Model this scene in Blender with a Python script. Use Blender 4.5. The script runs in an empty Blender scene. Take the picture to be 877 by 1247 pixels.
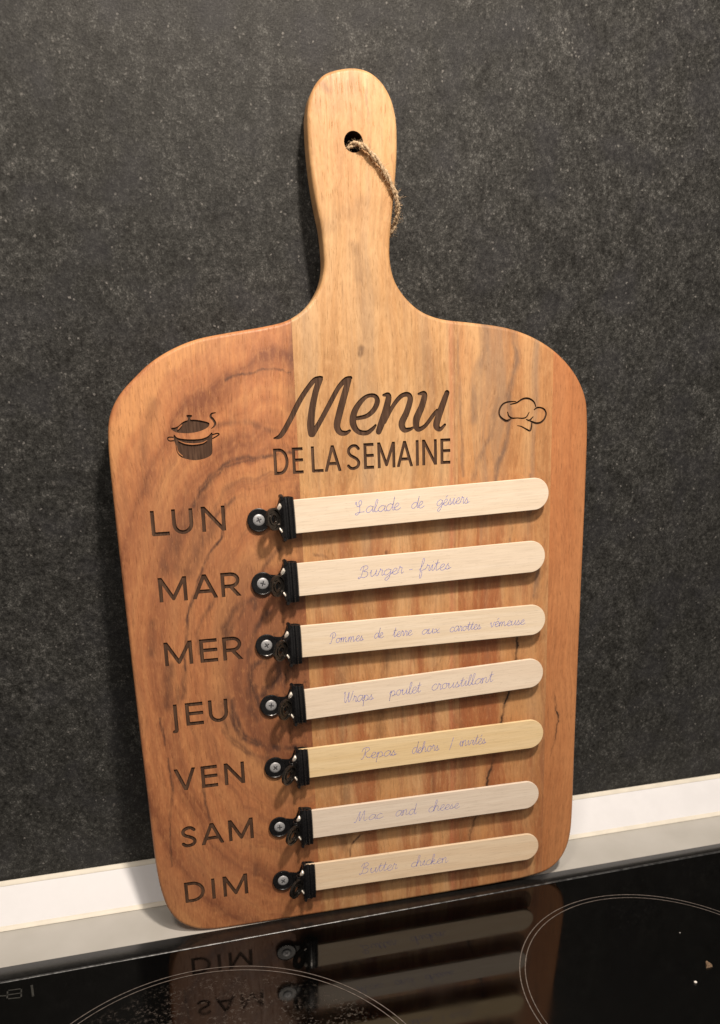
import bpy, bmesh, math, random
import numpy as np
from mathutils import Matrix, Vector
from mathutils.geometry import tessellate_polygon

# ------------------------------------------------------------------ camera, light, exposure
sc = bpy.context.scene
C = sc.collection
random.seed(4)
cd = bpy.data.cameras.new("camera"); cam = bpy.data.objects.new("camera", cd); C.objects.link(cam)
RT = Vector((0.97308544, -0.22900551, -0.02571375)); UP = Vector((0.09967386, 0.31765311, 0.94295367)); FW = Vector((0.20777353, 0.92013748, -0.33192949))
m = Matrix((RT, UP, -FW)).transposed().to_4x4(); m.translation = Vector((-0.12839037, -0.42251925, 0.32658481))
cam.matrix_world = m
cd.sensor_fit = 'VERTICAL'; cd.sensor_height = 36.0; cd.lens = 1003.906 / 1247 * 36
cd.shift_x = (438.5 - 388.78) / 1247; cd.shift_y = (792.07 - 623.5) / 1247
cd.clip_start = 0.01; cd.clip_end = 50
cd.dof.use_dof = True; cd.dof.focus_distance = 0.46; cd.dof.aperture_fstop = 13
sc.camera = cam

world = bpy.data.worlds.new("World"); sc.world = world; world.use_nodes = True
world.node_tree.nodes['Background'].inputs[0].default_value = (1.0, 0.90, 0.80, 1)
world.node_tree.nodes['Background'].inputs[1].default_value = 0.235
sc.view_settings.view_transform = 'Standard'; sc.view_settings.look = 'None'
sc.view_settings.exposure = -0.2; sc.view_settings.gamma = 1.0

def lamp(name, loc, target, size, power, col):
    l = bpy.data.lights.new(name, 'AREA'); l.shape = 'DISK'; l.size = size; l.energy = power; l.color = col
    o = bpy.data.objects.new(name, l); C.objects.link(o); o.location = loc
    o.rotation_euler = (Vector(target) - Vector(loc)).to_track_quat('-Z', 'Y').to_euler()
    return o
lamp('range_hood_lamp', (0.07, -0.43, 0.93), (0, 0, 0.25), 0.07, 9.2, (1.0, 0.86, 0.72))
lamp('range_hood_lamp', (-0.30, -0.50, 0.96), (0, 0, 0.2), 0.15, 2.8, (1.0, 0.86, 0.72))
lamp('ceiling_lamp', (0.5, -1.7, 1.9), (0, 0, 0.2), 0.6, 13.0, (1.0, 0.90, 0.80))

# ------------------------------------------------------------------ small helpers
def tag(o, label=None, cat=None, group=None, kind=None):
    if label: o['label'] = label
    if cat: o['category'] = cat
    if group: o['group'] = group
    if kind: o['kind'] = kind
    return o
def empty(name, label, cat, group=None, parent=None):
    o = bpy.data.objects.new(name, None); C.objects.link(o); o.empty_display_size = 0.01
    return tag(o, label, cat, group)
def mobj(name, me, mat=None, parent=None):
    o = bpy.data.objects.new(name, me); C.objects.link(o)
    if mat is not None and len(me.materials) == 0: me.materials.append(mat)
    if parent is not None: o.parent = parent
    return o
def mesh(name, V, F, smooth=None):
    me = bpy.data.meshes.new(name); me.from_pydata([tuple(v) for v in V], [], F); me.update()
    if smooth is not None:
        me.shade_smooth(); me.set_sharp_from_angle(angle=math.radians(smooth))
    return me
def fixn(me):
    bm = bmesh.new(); bm.from_mesh(me); bmesh.ops.recalc_face_normals(bm, faces=bm.faces); bm.to_mesh(me); bm.free()
    return me
def catmull(P, n=6, closed=False):
    P = [np.array(p, float) for p in P]; out = []; L = len(P)
    for i in range(L if closed else L - 1):
        if closed: a, b, c, d = P[i - 1], P[i], P[(i + 1) % L], P[(i + 2) % L]
        else: a, b, c, d = P[max(i - 1, 0)], P[i], P[i + 1], P[min(i + 2, L - 1)]
        for k in range(n):
            t = k / n
            out.append(0.5 * ((2 * b) + (c - a) * t + (2 * a - 5 * b + 4 * c - d) * t * t + (3 * b - a - 3 * c + d) * t ** 3))
    if not closed: out.append(P[-1])
    return out
def box_bm(bm, lo, hi, bev=0.0, seg=2):
    r = bmesh.ops.create_cube(bm, size=1.0)['verts']
    for v in r: v.co = Vector([(lo[i] + hi[i]) / 2 + v.co[i] * (hi[i] - lo[i]) for i in range(3)])
    if bev:
        es = list({e for v in r for e in v.link_edges})
        bmesh.ops.bevel(bm, geom=es, offset=bev, segments=seg, affect='EDGES', profile=0.5)
def box_mesh(name, lo, hi, bev=0.0, seg=2):
    bm = bmesh.new(); box_bm(bm, lo, hi, bev, seg); me = bpy.data.meshes.new(name); bm.to_mesh(me); bm.free()
    if bev: me.shade_smooth(); me.set_sharp_from_angle(angle=math.radians(40))
    return me
def tube(path, rad, seg=8, closed=False):
    """V, F of a tube along path; rad is a number or one number per point"""
    P = [Vector(p) for p in path]; n = len(P); V = []; F = []
    up = Vector((0.13, 0.9, 0.3)).normalized(); prev = None
    for i, p in enumerate(P):
        t = (P[min(i + 1, n - 1)] - P[max(i - 1, 0)]).normalized()
        a = (prev - t * prev.dot(t)) if prev is not None else up - t * up.dot(t)
        a.normalize(); b = t.cross(a); prev = a
        r = rad[i] if hasattr(rad, '__len__') else rad
        for k in range(seg):
            q = 2 * math.pi * k / seg; V.append(p + (a * math.cos(q) + b * math.sin(q)) * r)
    for i in range(n - 1):
        for k in range(seg):
            F.append((i * seg + k, i * seg + (k + 1) % seg, (i + 1) * seg + (k + 1) % seg, (i + 1) * seg + k))
    F.append(tuple(range(seg - 1, -1, -1))); F.append(tuple(range((n - 1) * seg, n * seg)))
    return V, F
def merge(parts):
    V = []; F = []
    for v, f in parts:
        o = len(V); V += list(v); F += [tuple(i + o for i in g) for g in f]
    return V, F

# ------------------------------------------------------------------ material helpers
class NT:
    def __init__(s, name):
        s.m = bpy.data.materials.new(name); s.m.use_nodes = True; s.t = s.m.node_tree
        s.b = s.t.nodes['Principled BSDF']; s.l = s.t.links
        tc = s.t.nodes.new('ShaderNodeTexCoord'); s.co = tc.outputs['Object']
        sp = s.t.nodes.new('ShaderNodeSeparateXYZ'); s.l.new(s.co, sp.inputs[0]); s.x, s.y, s.z = sp.outputs
    def put(s, sock, v):
        if isinstance(v, bpy.types.NodeSocket): s.l.new(v, sock)
        elif v is not None:
            if hasattr(v, '__len__') and len(v) == 3 and sock.type == 'RGBA': v = (*v, 1)
            sock.default_value = v
    def f(s, op, a, b=None, c=None, clamp=False):
        n = s.t.nodes.new('ShaderNodeMath'); n.operation = op; n.use_clamp = clamp
        s.put(n.inputs[0], a)
        if b is not None: s.put(n.inputs[1], b)
        if c is not None: s.put(n.inputs[2], c)
        return n.outputs[0]
    def vec(s, x, y, z):
        n = s.t.nodes.new('ShaderNodeCombineXYZ')
        for i, v in enumerate((x, y, z)): s.put(n.inputs[i], v)
        return n.outputs[0]
    def noise(s, v, scale=1.0, detail=3, rough=0.5, dist=0.0, col=False):
        n = s.t.nodes.new('ShaderNodeTexNoise'); s.l.new(v, n.inputs['Vector'])
        n.inputs['Scale'].default_value = scale; n.inputs['Detail'].default_value = detail
        n.inputs['Roughness'].default_value = rough; n.inputs['Distortion'].default_value = dist
        return n.outputs[1 if col else 0]
    def noise1(s, w, scale, detail=2, rough=0.5):
        n = s.t.nodes.new('ShaderNodeTexNoise'); n.noise_dimensions = '1D'; s.put(n.inputs['W'], w)
        n.inputs['Scale'].default_value = scale; n.inputs['Detail'].default_value = detail; n.inputs['Roughness'].default_value = rough
        return n.outputs[0]
    def voro(s, v, scale, feature='F1', rand=1.0):
        n = s.t.nodes.new('ShaderNodeTexVoronoi'); n.feature = feature; s.l.new(v, n.inputs['Vector'])
        n.inputs['Scale'].default_value = scale; n.inputs['Randomness'].default_value = rand
        return n
    def map(s, v, a, b, c=0.0, d=1.0, smooth=True):
        n = s.t.nodes.new('ShaderNodeMapRange'); n.interpolation_type = 'SMOOTHSTEP' if smooth else 'LINEAR'
        s.put(n.inputs[0], v)
        for i, q in enumerate((a, b, c, d)): n.inputs[i + 1].default_value = q
        return n.outputs[0]
    def mix(s, fac, a, b, mode='MIX'):
        n = s.t.nodes.new('ShaderNodeMix'); n.data_type = 'RGBA'; n.blend_type = mode
        s.put(n.inputs[0], fac); s.put(n.inputs[6], a); s.put(n.inputs[7], b)
        return n.outputs[2]
    def ramp(s, fac, stops):
        n = s.t.nodes.new('ShaderNodeValToRGB'); e = n.color_ramp.elements
        while len(e) < len(stops): e.new(0.5)
        for k, (p, c) in enumerate(stops): e[k].position = p; e[k].color = (*c, 1)
        s.put(n.inputs[0], fac); return n.outputs[0]
    def bump(s, h, dist, strength=1.0):
        n = s.t.nodes.new('ShaderNodeBump'); s.l.new(h, n.inputs['Height']); n.inputs['Distance'].default_value = dist
        n.inputs['Strength'].default_value = strength; s.l.new(n.outputs[0], s.b.inputs['Normal'])
    def strokes(s, L, warp=0.0052, mod=0.7):
        """0..1 mask of soft figure lines drawn along (x, z) paths given in mm: (points, half width, strength)"""
        w = s.noise(s.vec(s.f('MULTIPLY', s.x, 70), 0, s.f('MULTIPLY', s.z, 45)), 1.0, 3, 0.6, col=True)
        def vm(op, a, b=None, sc=None, out=0):
            n = s.t.nodes.new('ShaderNodeVectorMath'); n.operation = op; s.put(n.inputs[0], a)
            if b is not None: s.put(n.inputs[1], b)
            if sc is not None: s.put(n.inputs['Scale'], sc)
            return n.outputs[out]
        gw = s.noise(s.vec(s.f('MULTIPLY', s.x, 500), 0, s.f('MULTIPLY', s.z, 130)), 1.0, 3, 0.7, col=True)
        w = vm('ADD', w, vm('SCALE', gw, sc=0.45)); w = vm('SUBTRACT', w, (.225, .225, .225))
        P = vm('MULTIPLY_ADD', w, (warp, 0, warp)); s.l.new(s.vec(s.x, 0, s.z), P.node.inputs[2])
        P = vm('SUBTRACT', P, (warp * .5, 0, warp * .5)); tot = None
        br = s.map(s.noise(s.vec(s.f('MULTIPLY', s.x, 160), 0, s.f('MULTIPLY', s.z, 50)), 1.0, 3, 0.65), 0.32, 0.62, 1 - mod, 1.0)
        for pts, wd, st in L:
            dm = None
            for a, b in zip(pts[:-1], pts[1:]):
                A = (a[0] * .001, 0, a[1] * .001); D = ((b[0] - a[0]) * .001, 0, (b[1] - a[1]) * .001); l2 = D[0] ** 2 + D[2] ** 2
                q = vm('SUBTRACT', P, A); t = vm('DOT_PRODUCT', q, tuple(v / l2 for v in D), out=1)
                t = s.f('MINIMUM', s.f('MAXIMUM', t, 0.0), 1.0); d = vm('DISTANCE', q, vm('SCALE', D, sc=t), out=1)
                dm = d if dm is None else s.f('MINIMUM', dm, d)
            mk = s.map(dm, 0.0, wd * .0017, min(1, st * 1.35), 0.0)
            tot = mk if tot is None else s.f('MAXIMUM', tot, mk)
        return s.f('MULTIPLY', tot, br)
    def set(s, **k):
        for a, v in k.items():
            s.put(s.b.inputs[{'col': 'Base Color', 'rough': 'Roughness', 'metal': 'Metallic', 'ior': 'IOR', 'spec': 'Specular IOR Level', 'coat': 'Coat Weight', 'coatr': 'Coat Roughness'}[a]], v)
        return s.m

def simple(name, col, rough=0.5, metal=0.0, var=0.12, scale=400, bump=0.0, **k):
    n = NT(name); h = n.noise(n.co, scale, 3, 0.6)
    c = n.mix(n.map(h, 0.3, 0.7), [x * (1 - var) for x in col], [min(1, x * (1 + var)) for x in col])
    n.set(col=c, rough=n.map(h, 0.2, 0.8, rough * 0.85, min(1, rough * 1.15)), metal=metal, **k)
    if bump: n.bump(h, bump)
    return n.m

FIG_LEFT = [([(-37.5, 349), (-37.5, 300)], 3.5, .35), ([(-37, 262), (-37, 200)], 5, .35), ([(-81.9, 271.4), (-90.5, 262.2), (-96.0, 254.7)], 1.6, 0.7), ([(-72.9, 258.7), (-81.4, 251.8), (-86.9, 245.2)], 1.2, 0.5), ([(-78.1, 255.6), (-80.4, 237.8), (-88.7, 228.3), (-92.9, 219.5), (-96.6, 211.6), (-103.0, 195.5), (-105.0, 183.1), (-107.6, 164.2)], 0.9, 0.75), ([(-90.8, 258.3), (-100.9, 244.2), (-108.0, 230.7), (-110.6, 222.8)], 5, 0.45), ([(-84.8, 246.1), (-94.9, 231.8), (-100.9, 220.1)], 4, 0.45), ([(-109.2, 238.8), (-113.4, 225.1)], 3, 0.35), ([(-66.5, 201.8), (-77.3, 196.4), (-83.6, 187.5), (-82.5, 181.0)], 2.2, 0.6), ([(-87.0, 204.6), (-93.9, 194.7), (-98.8, 184.6), (-97.6, 173.9)], 1.2, 0.5), ([(-57.6, 193.7), (-65.6, 184.8), (-69.6, 171.2), (-70.8, 153.8), (-66.4, 138.9)], 1.8, 0.7), ([(-115.5, 168.2), (-118.6, 144.7)], 3, 0.5), ([(-107.4, 166.3), (-109.9, 149.2)], 1.5, 0.5), ([(-85.0, 146.5), (-87.5, 142.4)], 2, 0.4), ([(-122.3, 193.1), (-123.8, 176.4)], 2.5, 0.4), ([(-123.9, 137.8), (-122.2, 122.1)], 0.7, 0.7), ([(-121.4, 114.1), (-120.7, 92.3), (-123.2, 69.3), (-124.2, 45.6)], 0.7, 0.6), ([(-102.9, 94.5), (-101.7, 82.7), (-99.9, 70.7)], 0.9, 0.6), ([(-82.1, 144.2), (-82.0, 130.7), (-77.3, 121.1), (-69.0, 115.6), (-56.0, 113.4)], 1.6, 0.75), ([(-72.2, 149.7), (-71.9, 138.6), (-68.0, 131.4)], 2.2, 0.6), ([(-88.7, 127.0), (-81.9, 117.1), (-73.7, 110.4), (-63.0, 106.8)], 1.0, 0.4), ([(-75.4, 51.4), (-73.8, 41.3), (-74.3, 32.7)], 2, 0.35), ([(-111.7, 153.9), (-113.3, 147.6)], 3, 0.4), ([(-92.1, 262.8), (-83.4, 271.8), (-71.7, 278.3), (-57.0, 280.0), (-40.5, 280.8)], 1.1, 0.6), ([(-89.7, 262.7), (-76.8, 274.6), (-60.3, 278.5)], 0.6, 0.5), ([(-71.9, 319.7), (-63.8, 322.5), (-51.0, 324.4), (-38.2, 322.5)], 0.7, 0.6), ([(-78.4, 296.4), (-62.3, 297.3), (-48.1, 292.1)], 1.5, 0.35), ([(-111.5, 309.8), (-118.2, 287.4), (-118.9, 264.3)], 3, 0.25), ([(-49.0, 229.0), (-58.4, 220.8), (-63.5, 210.1), (-65.5, 196.8)], 1.5, 0.5), ([(-71.0, 197.3), (-78.3, 188.8), (-82.4, 177.8)], 1.5, 0.55), ([(-61.8, 166.5), (-68.8, 162.6), (-71.5, 147.5), (-70.7, 134.3)], 1.6, 0.75), ([(-53.7, 166.9), (-53.2, 156.3), (-59.3, 149.8), (-64.2, 145.5)], 2.4, 0.7), ([(-43.3, 167.1), (-47.4, 155.7), (-51.2, 151.3)], 1.5, 0.6), ([(-80.8, 136.6), (-76.1, 122.8), (-65.0, 114.1), (-51.0, 111.2), (-41.5, 111.2)], 1.6, 0.7), ([(-90.5, 143.7), (-85.2, 123.9), (-74.5, 111.6), (-62.0, 105.1)], 1.2, 0.4), ([(-62.8, 112.6), (-62.3, 100.1)], 2.2, 0.5)]
FIG_RIGHT = [([(100, 262), (100.5, 240)], .7, .6), ([(107, 215), (105, 190)], 2.0, .7), ([(88, 225), (90, 205)], .8, .6), ([(54.6, 346.3), (55.9, 324.9), (57.3, 304.9), (58.7, 263.6)], 1.2, 0.5), ([(70.6, 344.1), (72.1, 331.1), (66.3, 314.0), (65.5, 293.8)], 3, 0.5), ([(88.4, 342.5), (90.9, 324.0), (85.8, 306.6), (88.3, 294.3), (84.6, 280.6), (80.1, 268.2), (78.6, 259.8)], 1.8, 0.7), ([(79.8, 304.1), (75.4, 285.1), (67.8, 271.6), (64.8, 260.5)], 1.5, 0.5)]
FIG_MID = [([(2.0, 368), (0.5, 376), (-1, 384)], 2.6, .30), ([(-14.5, 458), (-12.5, 455)], 1.8, .3), ([(1.0, 333), (0.6, 330)], 1.5, .5), ([(-18, 392), (-8, 397), (4, 404)], 3.5, .16), ([(6, 375), (9, 360), (16, 350)], 3.5, .14), ([(8, 460), (9, 445), (8.5, 430)], .5, .3), ([(-30, 225), (-22, 222)], .8, .4), ([(12, 222), (14, 216)], 1.2, .5), ([(30, 185), (32, 178)], .9, .45), ([(20, 150), (21, 120)], 1.0, .35), ([(40, 160), (38, 60)], 1.6, .3), ([(-7.2, 49.2), (-15.1, 43.4), (-16.4, 36.6)], 0.7, 0.8), ([(-14.8, 161.7), (-17.5, 145.3), (-16.2, 100.0), (-19.4, 44.0)], 4, 0.4), ([(12.1, 161.1), (7.5, 144.7), (4.4, 108.5)], 3, 0.3)]
def wood(name, lo, mid, hi, seed, swirl=False, fig=None, pores=0.3, grey=0.0, veins=(), streak=(), figure=1.0, redband=None):
    """flat sawn acacia: colour varies with the board's own coordinates (x across, z along the grain)"""
    n = NT(name); f = n.f
    X = f('ADD', n.x, seed * 0.37); Z = f('ADD', n.z, seed * 0.61)
    wv = n.noise(n.vec(f('MULTIPLY', X, 14), 0, f('MULTIPLY', Z, 5)), 1.0, 3, 0.55)
    w0 = f('SUBTRACT', wv, 0.5)
    Xw = f('MULTIPLY_ADD', w0, 0.03, X)
    if swirl:
        dx = f('SUBTRACT', f('MULTIPLY_ADD', w0, 0.02, n.x), -0.049); dz = f('MULTIPLY', f('SUBTRACT', n.z, 0.158), 0.55)
        w2 = n.noise(n.vec(f('MULTIPLY', X, 45), 0, f('MULTIPLY', Z, 22)), 1.0, 3, 0.6)
        r = f('SQRT', f('ADD', f('MULTIPLY', dx, dx), f('MULTIPLY', dz, dz)))
        r = f('MULTIPLY_ADD', f('SUBTRACT', w2, 0.5), 0.012, r)
        r = f('MULTIPLY_ADD', w0, 0.016, r)
        near = n.map(r, 0.03, 0.075, 1.0, 0.0)
        ring = n.noise1(r, 120, 3, 0.55)
        fig1 = n.noise1(f('ADD', r, 3.0), 60, 2, 0.5)
        core = n.map(r, 0.0, 0.034, 1.0, 0.0)
    else:
        fig1 = n.noise(n.vec(f('MULTIPLY', Xw, 55), 0, f('MULTIPLY', Z, 3.2)), 1.0, 3, 0.55)
        ring = n.noise(n.vec(f('MULTIPLY', Xw, 170), 0, f('MULTIPLY', Z, 7)), 1.0, 3, 0.6)
    blotch = n.noise(n.vec(f('MULTIPLY', X, 26), 0, f('MULTIPLY', Z, 13)), 1.0, 3, 0.6)
    fine = n.noise(n.vec(f('MULTIPLY', Xw, 620), f('MULTIPLY', n.y, 600), f('MULTIPLY', Z, 26)), 1.0, 4, 0.6)
    pore = n.noise(n.vec(f('MULTIPLY', Xw, 1500), f('MULTIPLY', n.y, 1200), f('MULTIPLY', Z, 120)), 1.0, 2, 0.5)
    mott = n.noise(n.vec(f('MULTIPLY', X, 260), 0, f('MULTIPLY', Z, 110)), 1.0, 4, 0.65)
    v = f('ADD', f('MULTIPLY', fig1, 0.50 * figure), f('ADD', f('MULTIPLY', ring, 0.24 * figure), f('MULTIPLY', blotch, 0.30)))
    v = f('ADD', v, 0.5 * (1.04 - 0.74 * figure - 0.30)) if figure != 1 else v
    col = n.ramp(v, [(0.40, lo), (0.50, mid), (0.61, hi)])
    col = n.mix(n.map(fine, 0.38, 0.72, 0.0, 0.42), col, [c * 0.52 for c in mid])
    col = n.mix(n.map(mott, 0.42, 0.75, 0.0, 0.30), col, [min(1, c * 1.25) for c in hi])
    if not swirl and figure == 1.0:
        hw = n.noise(n.vec(f('MULTIPLY_ADD', f('SUBTRACT', mott, 0.5), 0.35, f('MULTIPLY', Xw, 68)), 7.0, f('MULTIPLY', Z, 6.0)), 1.0, 4, 0.62)
        low_ = n.map(n.z, 0.20, 0.285, 1.0, 0.12)
        col = n.mix(f('MULTIPLY', n.map(hw, 0.46, 0.62, 0.18, 0.80), low_), col, (0.335, 0.108, 0.043))
        col = n.mix(f('MULTIPLY', n.map(hw, 0.47, 0.38, 0.0, 0.40), low_), col, (0.61, 0.33, 0.135))
    if grey:
        g = n.noise(n.vec(f('MULTIPLY', Xw, 75), 3.0, f('MULTIPLY', Z, 4.5)), 1.0, 3, 0.55)
        gm = f('MULTIPLY', n.map(g, 0.47, 0.68, 0.0, grey), n.map(n.z, 0.16, 0.26, 0.25, 1.0))
        col = n.mix(gm, col, (0.27, 0.20, 0.145))
    if swirl:
        for r0, wd, a in ((0.0355, 0.0016, 0.35), (0.027, 0.0010, 0.3)):
            ln = n.map(f('ABSOLUTE', f('SUBTRACT', r, r0)), 0.0, wd * 2, 1.0, 0.0)
            col = n.mix(f('MULTIPLY', f('MULTIPLY', ln, a), n.map(blotch, 0.40, 0.6)), col, (0.13, 0.06, 0.038))
        smk = n.noise(n.vec(f('MULTIPLY', r, 240), f('MULTIPLY', Z, 9), f('MULTIPLY', X, 12)), 1.0, 5, 0.7)
        zone = f('MULTIPLY', n.map(n.z, 0.27, 0.30, 1.0, 0.12), n.map(n.x, -0.128, -0.108, 0.25, 1.0))
        col = n.mix(f('MULTIPLY', f('MULTIPLY', n.map(smk, 0.47, 0.70), 0.45), zone), col, (0.145, 0.060, 0.036))
        col = n.mix(f('MULTIPLY', n.map(smk, 0.48, 0.34), 0.22), col, (0.62, 0.28, 0.115))
        col = n.mix(f('MULTIPLY', n.map(blotch, 0.38, 0.62, 0.10, 0.60), n.map(n.z, 0.23, 0.30, 1.0, 0.1)), col, (0.29, 0.115, 0.057))
        col = n.mix(f('MULTIPLY', n.map(r, 0.0, 0.056, 1.0, 0.0), 0.62), col, (0.20, 0.080, 0.042))
        bits = n.noise(n.vec(f('MULTIPLY', X, 210), 0, f('MULTIPLY', Z, 150)), 1.0, 4, 0.7)
        col = n.mix(f('MULTIPLY', n.map(bits, 0.52, 0.64, 0.0, 0.8), core), col, (0.07, 0.035, 0.022))
    if fig:
        mk = n.strokes(fig)
        col = n.mix(mk if swirl or seed == 2.1 else f('MULTIPLY', mk, 0.85), col, (0.085, 0.040, 0.028) if swirl or seed == 2.1 else (0.19, 0.12, 0.085))
    for (x0, wd, amt, c, wob) in streak:
        d = f('ABSOLUTE', f('SUBTRACT', f('MULTIPLY_ADD', w0, wob, n.x), x0))
        col = n.mix(f('MULTIPLY', n.map(d, 0.0, wd, 1.0, 0.0), amt), col, c)
    for pts, wd in veins:            # dark resin veins that wander along the grain: x as a piecewise function of z
        cx = None
        for (xa, za), (xb, zb) in zip(pts[:-1], pts[1:]):
            seg = n.map(n.z, zb, za, xb, xa, smooth=False) if cx is None else None
            if cx is None: cx = seg
            else: cx = f('ADD', cx, n.map(n.z, zb, za, xb - xa, 0.0, smooth=False))
        jag = n.noise(n.vec(f('MULTIPLY', n.x, 60), 0, f('MULTIPLY', n.z, 70)), 1.0, 4, 0.65)
        d = f('ABSOLUTE', f('SUBTRACT', f('MULTIPLY_ADD', f('SUBTRACT', jag, 0.5), 0.009, n.x), cx))
        on = f('MULTIPLY', n.map(n.z, pts[-1][1] - 0.004, pts[-1][1] + 0.008), n.map(n.z, pts[0][1] - 0.012, pts[0][1] + 0.002, 1.0, 0.0))
        wvar = n.map(n.noise1(n.z, 60, 2), 0.35, 0.65, 0.25, 1.0)
        col = n.mix(f('MULTIPLY', f('MULTIPLY', n.map(d, 0.0, wd * 3.2, 0.55, 0.0), on), wvar), col, (0.17, 0.085, 0.045))
        col = n.mix(f('MULTIPLY', f('MULTIPLY', n.map(d, wd * 0.3, wd, 0.95, 0.0), on), wvar), col, (0.028, 0.016, 0.012))
    col = n.mix(n.map(pore, 0.60, 0.76, 0.0, pores), col, [c * 0.38 for c in lo])
    fl = n.noise(n.vec(f('MULTIPLY', Xw, 900), 0, f('MULTIPLY', Z, 210)), 1.0, 3, 0.65)
    col = n.mix(n.map(fl, 0.50, 0.72, 0.0, 0.34), col, [c * 0.55 for c in mid])
    col = n.mix(n.map(fl, 0.48, 0.30, 0.0, 0.22), col, [min(1, c * 1.2) for c in hi])
    hgt = f('SUBTRACT', f('MULTIPLY', f('ADD', fine, fl), 0.5), n.map(pore, 0.60, 0.72, 0.0, 0.8))
    n.set(col=col, rough=n.map(fine, 0.3, 0.7, 0.40, 0.56), spec=0.42)
    n.bump(hgt, 0.00018, 0.8)
    return n.m

# colours of the four glued staves
M_left = wood('acacia_knotty', (0.23, 0.080, 0.038), (0.475, 0.188, 0.078), (0.64, 0.305, 0.124), 1.3, swirl=True, fig=FIG_LEFT)
M_mid = wood('acacia_honey', (0.39, 0.188, 0.078), (0.59, 0.330, 0.142), (0.69, 0.440, 0.225), 2.1, grey=0.35, fig=FIG_MID,
             streak=[(0.0515, 0.0022, 0.5, (0.52, 0.19, 0.10), 0.006), (0.0535, 0.0009, 0.35, (0.30, 0.11, 0.06), 0.004)])
M_right = wood('acacia_streaked', (0.36, 0.155, 0.062), (0.54, 0.265, 0.108), (0.64, 0.375, 0.175), 3.7, grey=0.6, fig=FIG_RIGHT,
               veins=[([(0.0954, 0.184), (0.0935, 0.159), (0.0874, 0.1285), (0.0774, 0.0864), (0.0726, 0.0637), (0.0643, 0.0433), (0.062, 0.030)], 0.0011)])
M_edge = wood('acacia_orange', (0.38, 0.135, 0.052), (0.49, 0.195, 0.076), (0.55, 0.24, 0.098), 5.2, figure=0.6,
              veins=[([(0.1185, 0.128), (0.1222, 0.108), (0.1205, 0.098), (0.1172, 0.084)], 0.0006)])
def burnt(name, k):
    n = NT(name); fi = n.noise(n.vec(n.f('MULTIPLY', n.x, 700), 0, n.f('MULTIPLY', n.z, 70)), 1, 4, 0.6)
    bl = n.noise(n.vec(n.f('MULTIPLY', n.x, 90), 0, n.f('MULTIPLY', n.z, 60)), 1, 3, 0.6)
    c = n.mix(n.map(fi, 0.3, 0.7), [x * 0.65 * k for x in (0.125, 0.066, 0.040)], [x * 1.25 * k for x in (0.16, 0.090, 0.056)])
    c = n.mix(n.map(bl, 0.35, 0.65, 0, 0.5), c, [x * k for x in (0.085, 0.042, 0.027)])
    n.set(col=c, rough=0.75, spec=0.2); n.bump(fi, 0.0003, 0.7); return n.m
M_burn = burnt('laser_burnt_wood', 0.62); M_burn_shade = burnt('scorch_and_hole_shade', 0.25)

def stickwood(name, lo, hi, seed):
    n = NT(name); f = n.f
    a = n.noise(n.vec(f('MULTIPLY', n.x, 9), 0, f('MULTIPLY', f('ADD', n.z, seed), 230)), 1, 3, 0.6)
    b = n.noise(n.vec(f('MULTIPLY', n.x, 60), 0, f('MULTIPLY', f('ADD', n.z, seed), 1500)), 1, 3, 0.6)
    c = n.mix(n.map(a, 0.3, 0.7), lo, hi)
    c = n.mix(n.map(b, 0.42, 0.72, 0, 0.42), c, [x * 0.74 for x in lo])
    fl = n.noise(n.vec(f('MULTIPLY', n.x, 240), 0, f('MULTIPLY', f('ADD', n.z, seed), 2600)), 1, 2, 0.6)
    c = n.mix(n.map(fl, 0.62, 0.72, 0, 0.5), c, [x * 0.55 for x in lo])
    n.set(col=c, rough=0.62, spec=0.3); n.bump(b, 0.00005, 0.6); return n.m
M_stick = [stickwood('birch_%s' % k, lo, hi, i) for i, (k, lo, hi) in enumerate([
    ('pale', (0.82, 0.69, 0.54), (0.87, 0.76, 0.62)), ('warm', (0.82, 0.69, 0.54), (0.87, 0.75, 0.61)), ('cream', (0.81, 0.67, 0.50), (0.87, 0.75, 0.60)),
    ('plain', (0.81, 0.68, 0.54), (0.87, 0.75, 0.61)), ('yellow', (0.79, 0.60, 0.34), (0.86, 0.68, 0.42)), ('greyish', (0.76, 0.65, 0.54), (0.83, 0.73, 0.62)), ('tan', (0.78, 0.61, 0.43), (0.84, 0.69, 0.51))])]
M_ink = simple('violet_blue_ink', (0.17, 0.185, 0.58), 0.5, var=0.35, scale=900)
M_black = simple('black_lacquered_steel', (0.008, 0.008, 0.009), 0.26, var=0.3, scale=900, spec=0.6)
M_blacklever = simple('black_nickel', (0.045, 0.040, 0.036), 0.20, metal=0.7, var=0.3, scale=900)
M_screw = simple('zinc_screw', (0.40, 0.41, 0.43), 0.45, metal=0.3, var=0.15, scale=1500)
M_slot = simple('screw_recess', (0.10, 0.10, 0.11), 0.5, metal=0.5)
M_glint = simple('pale_glint_metal', (0.85, 0.80, 0.72), 0.35, metal=0.35)

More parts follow.
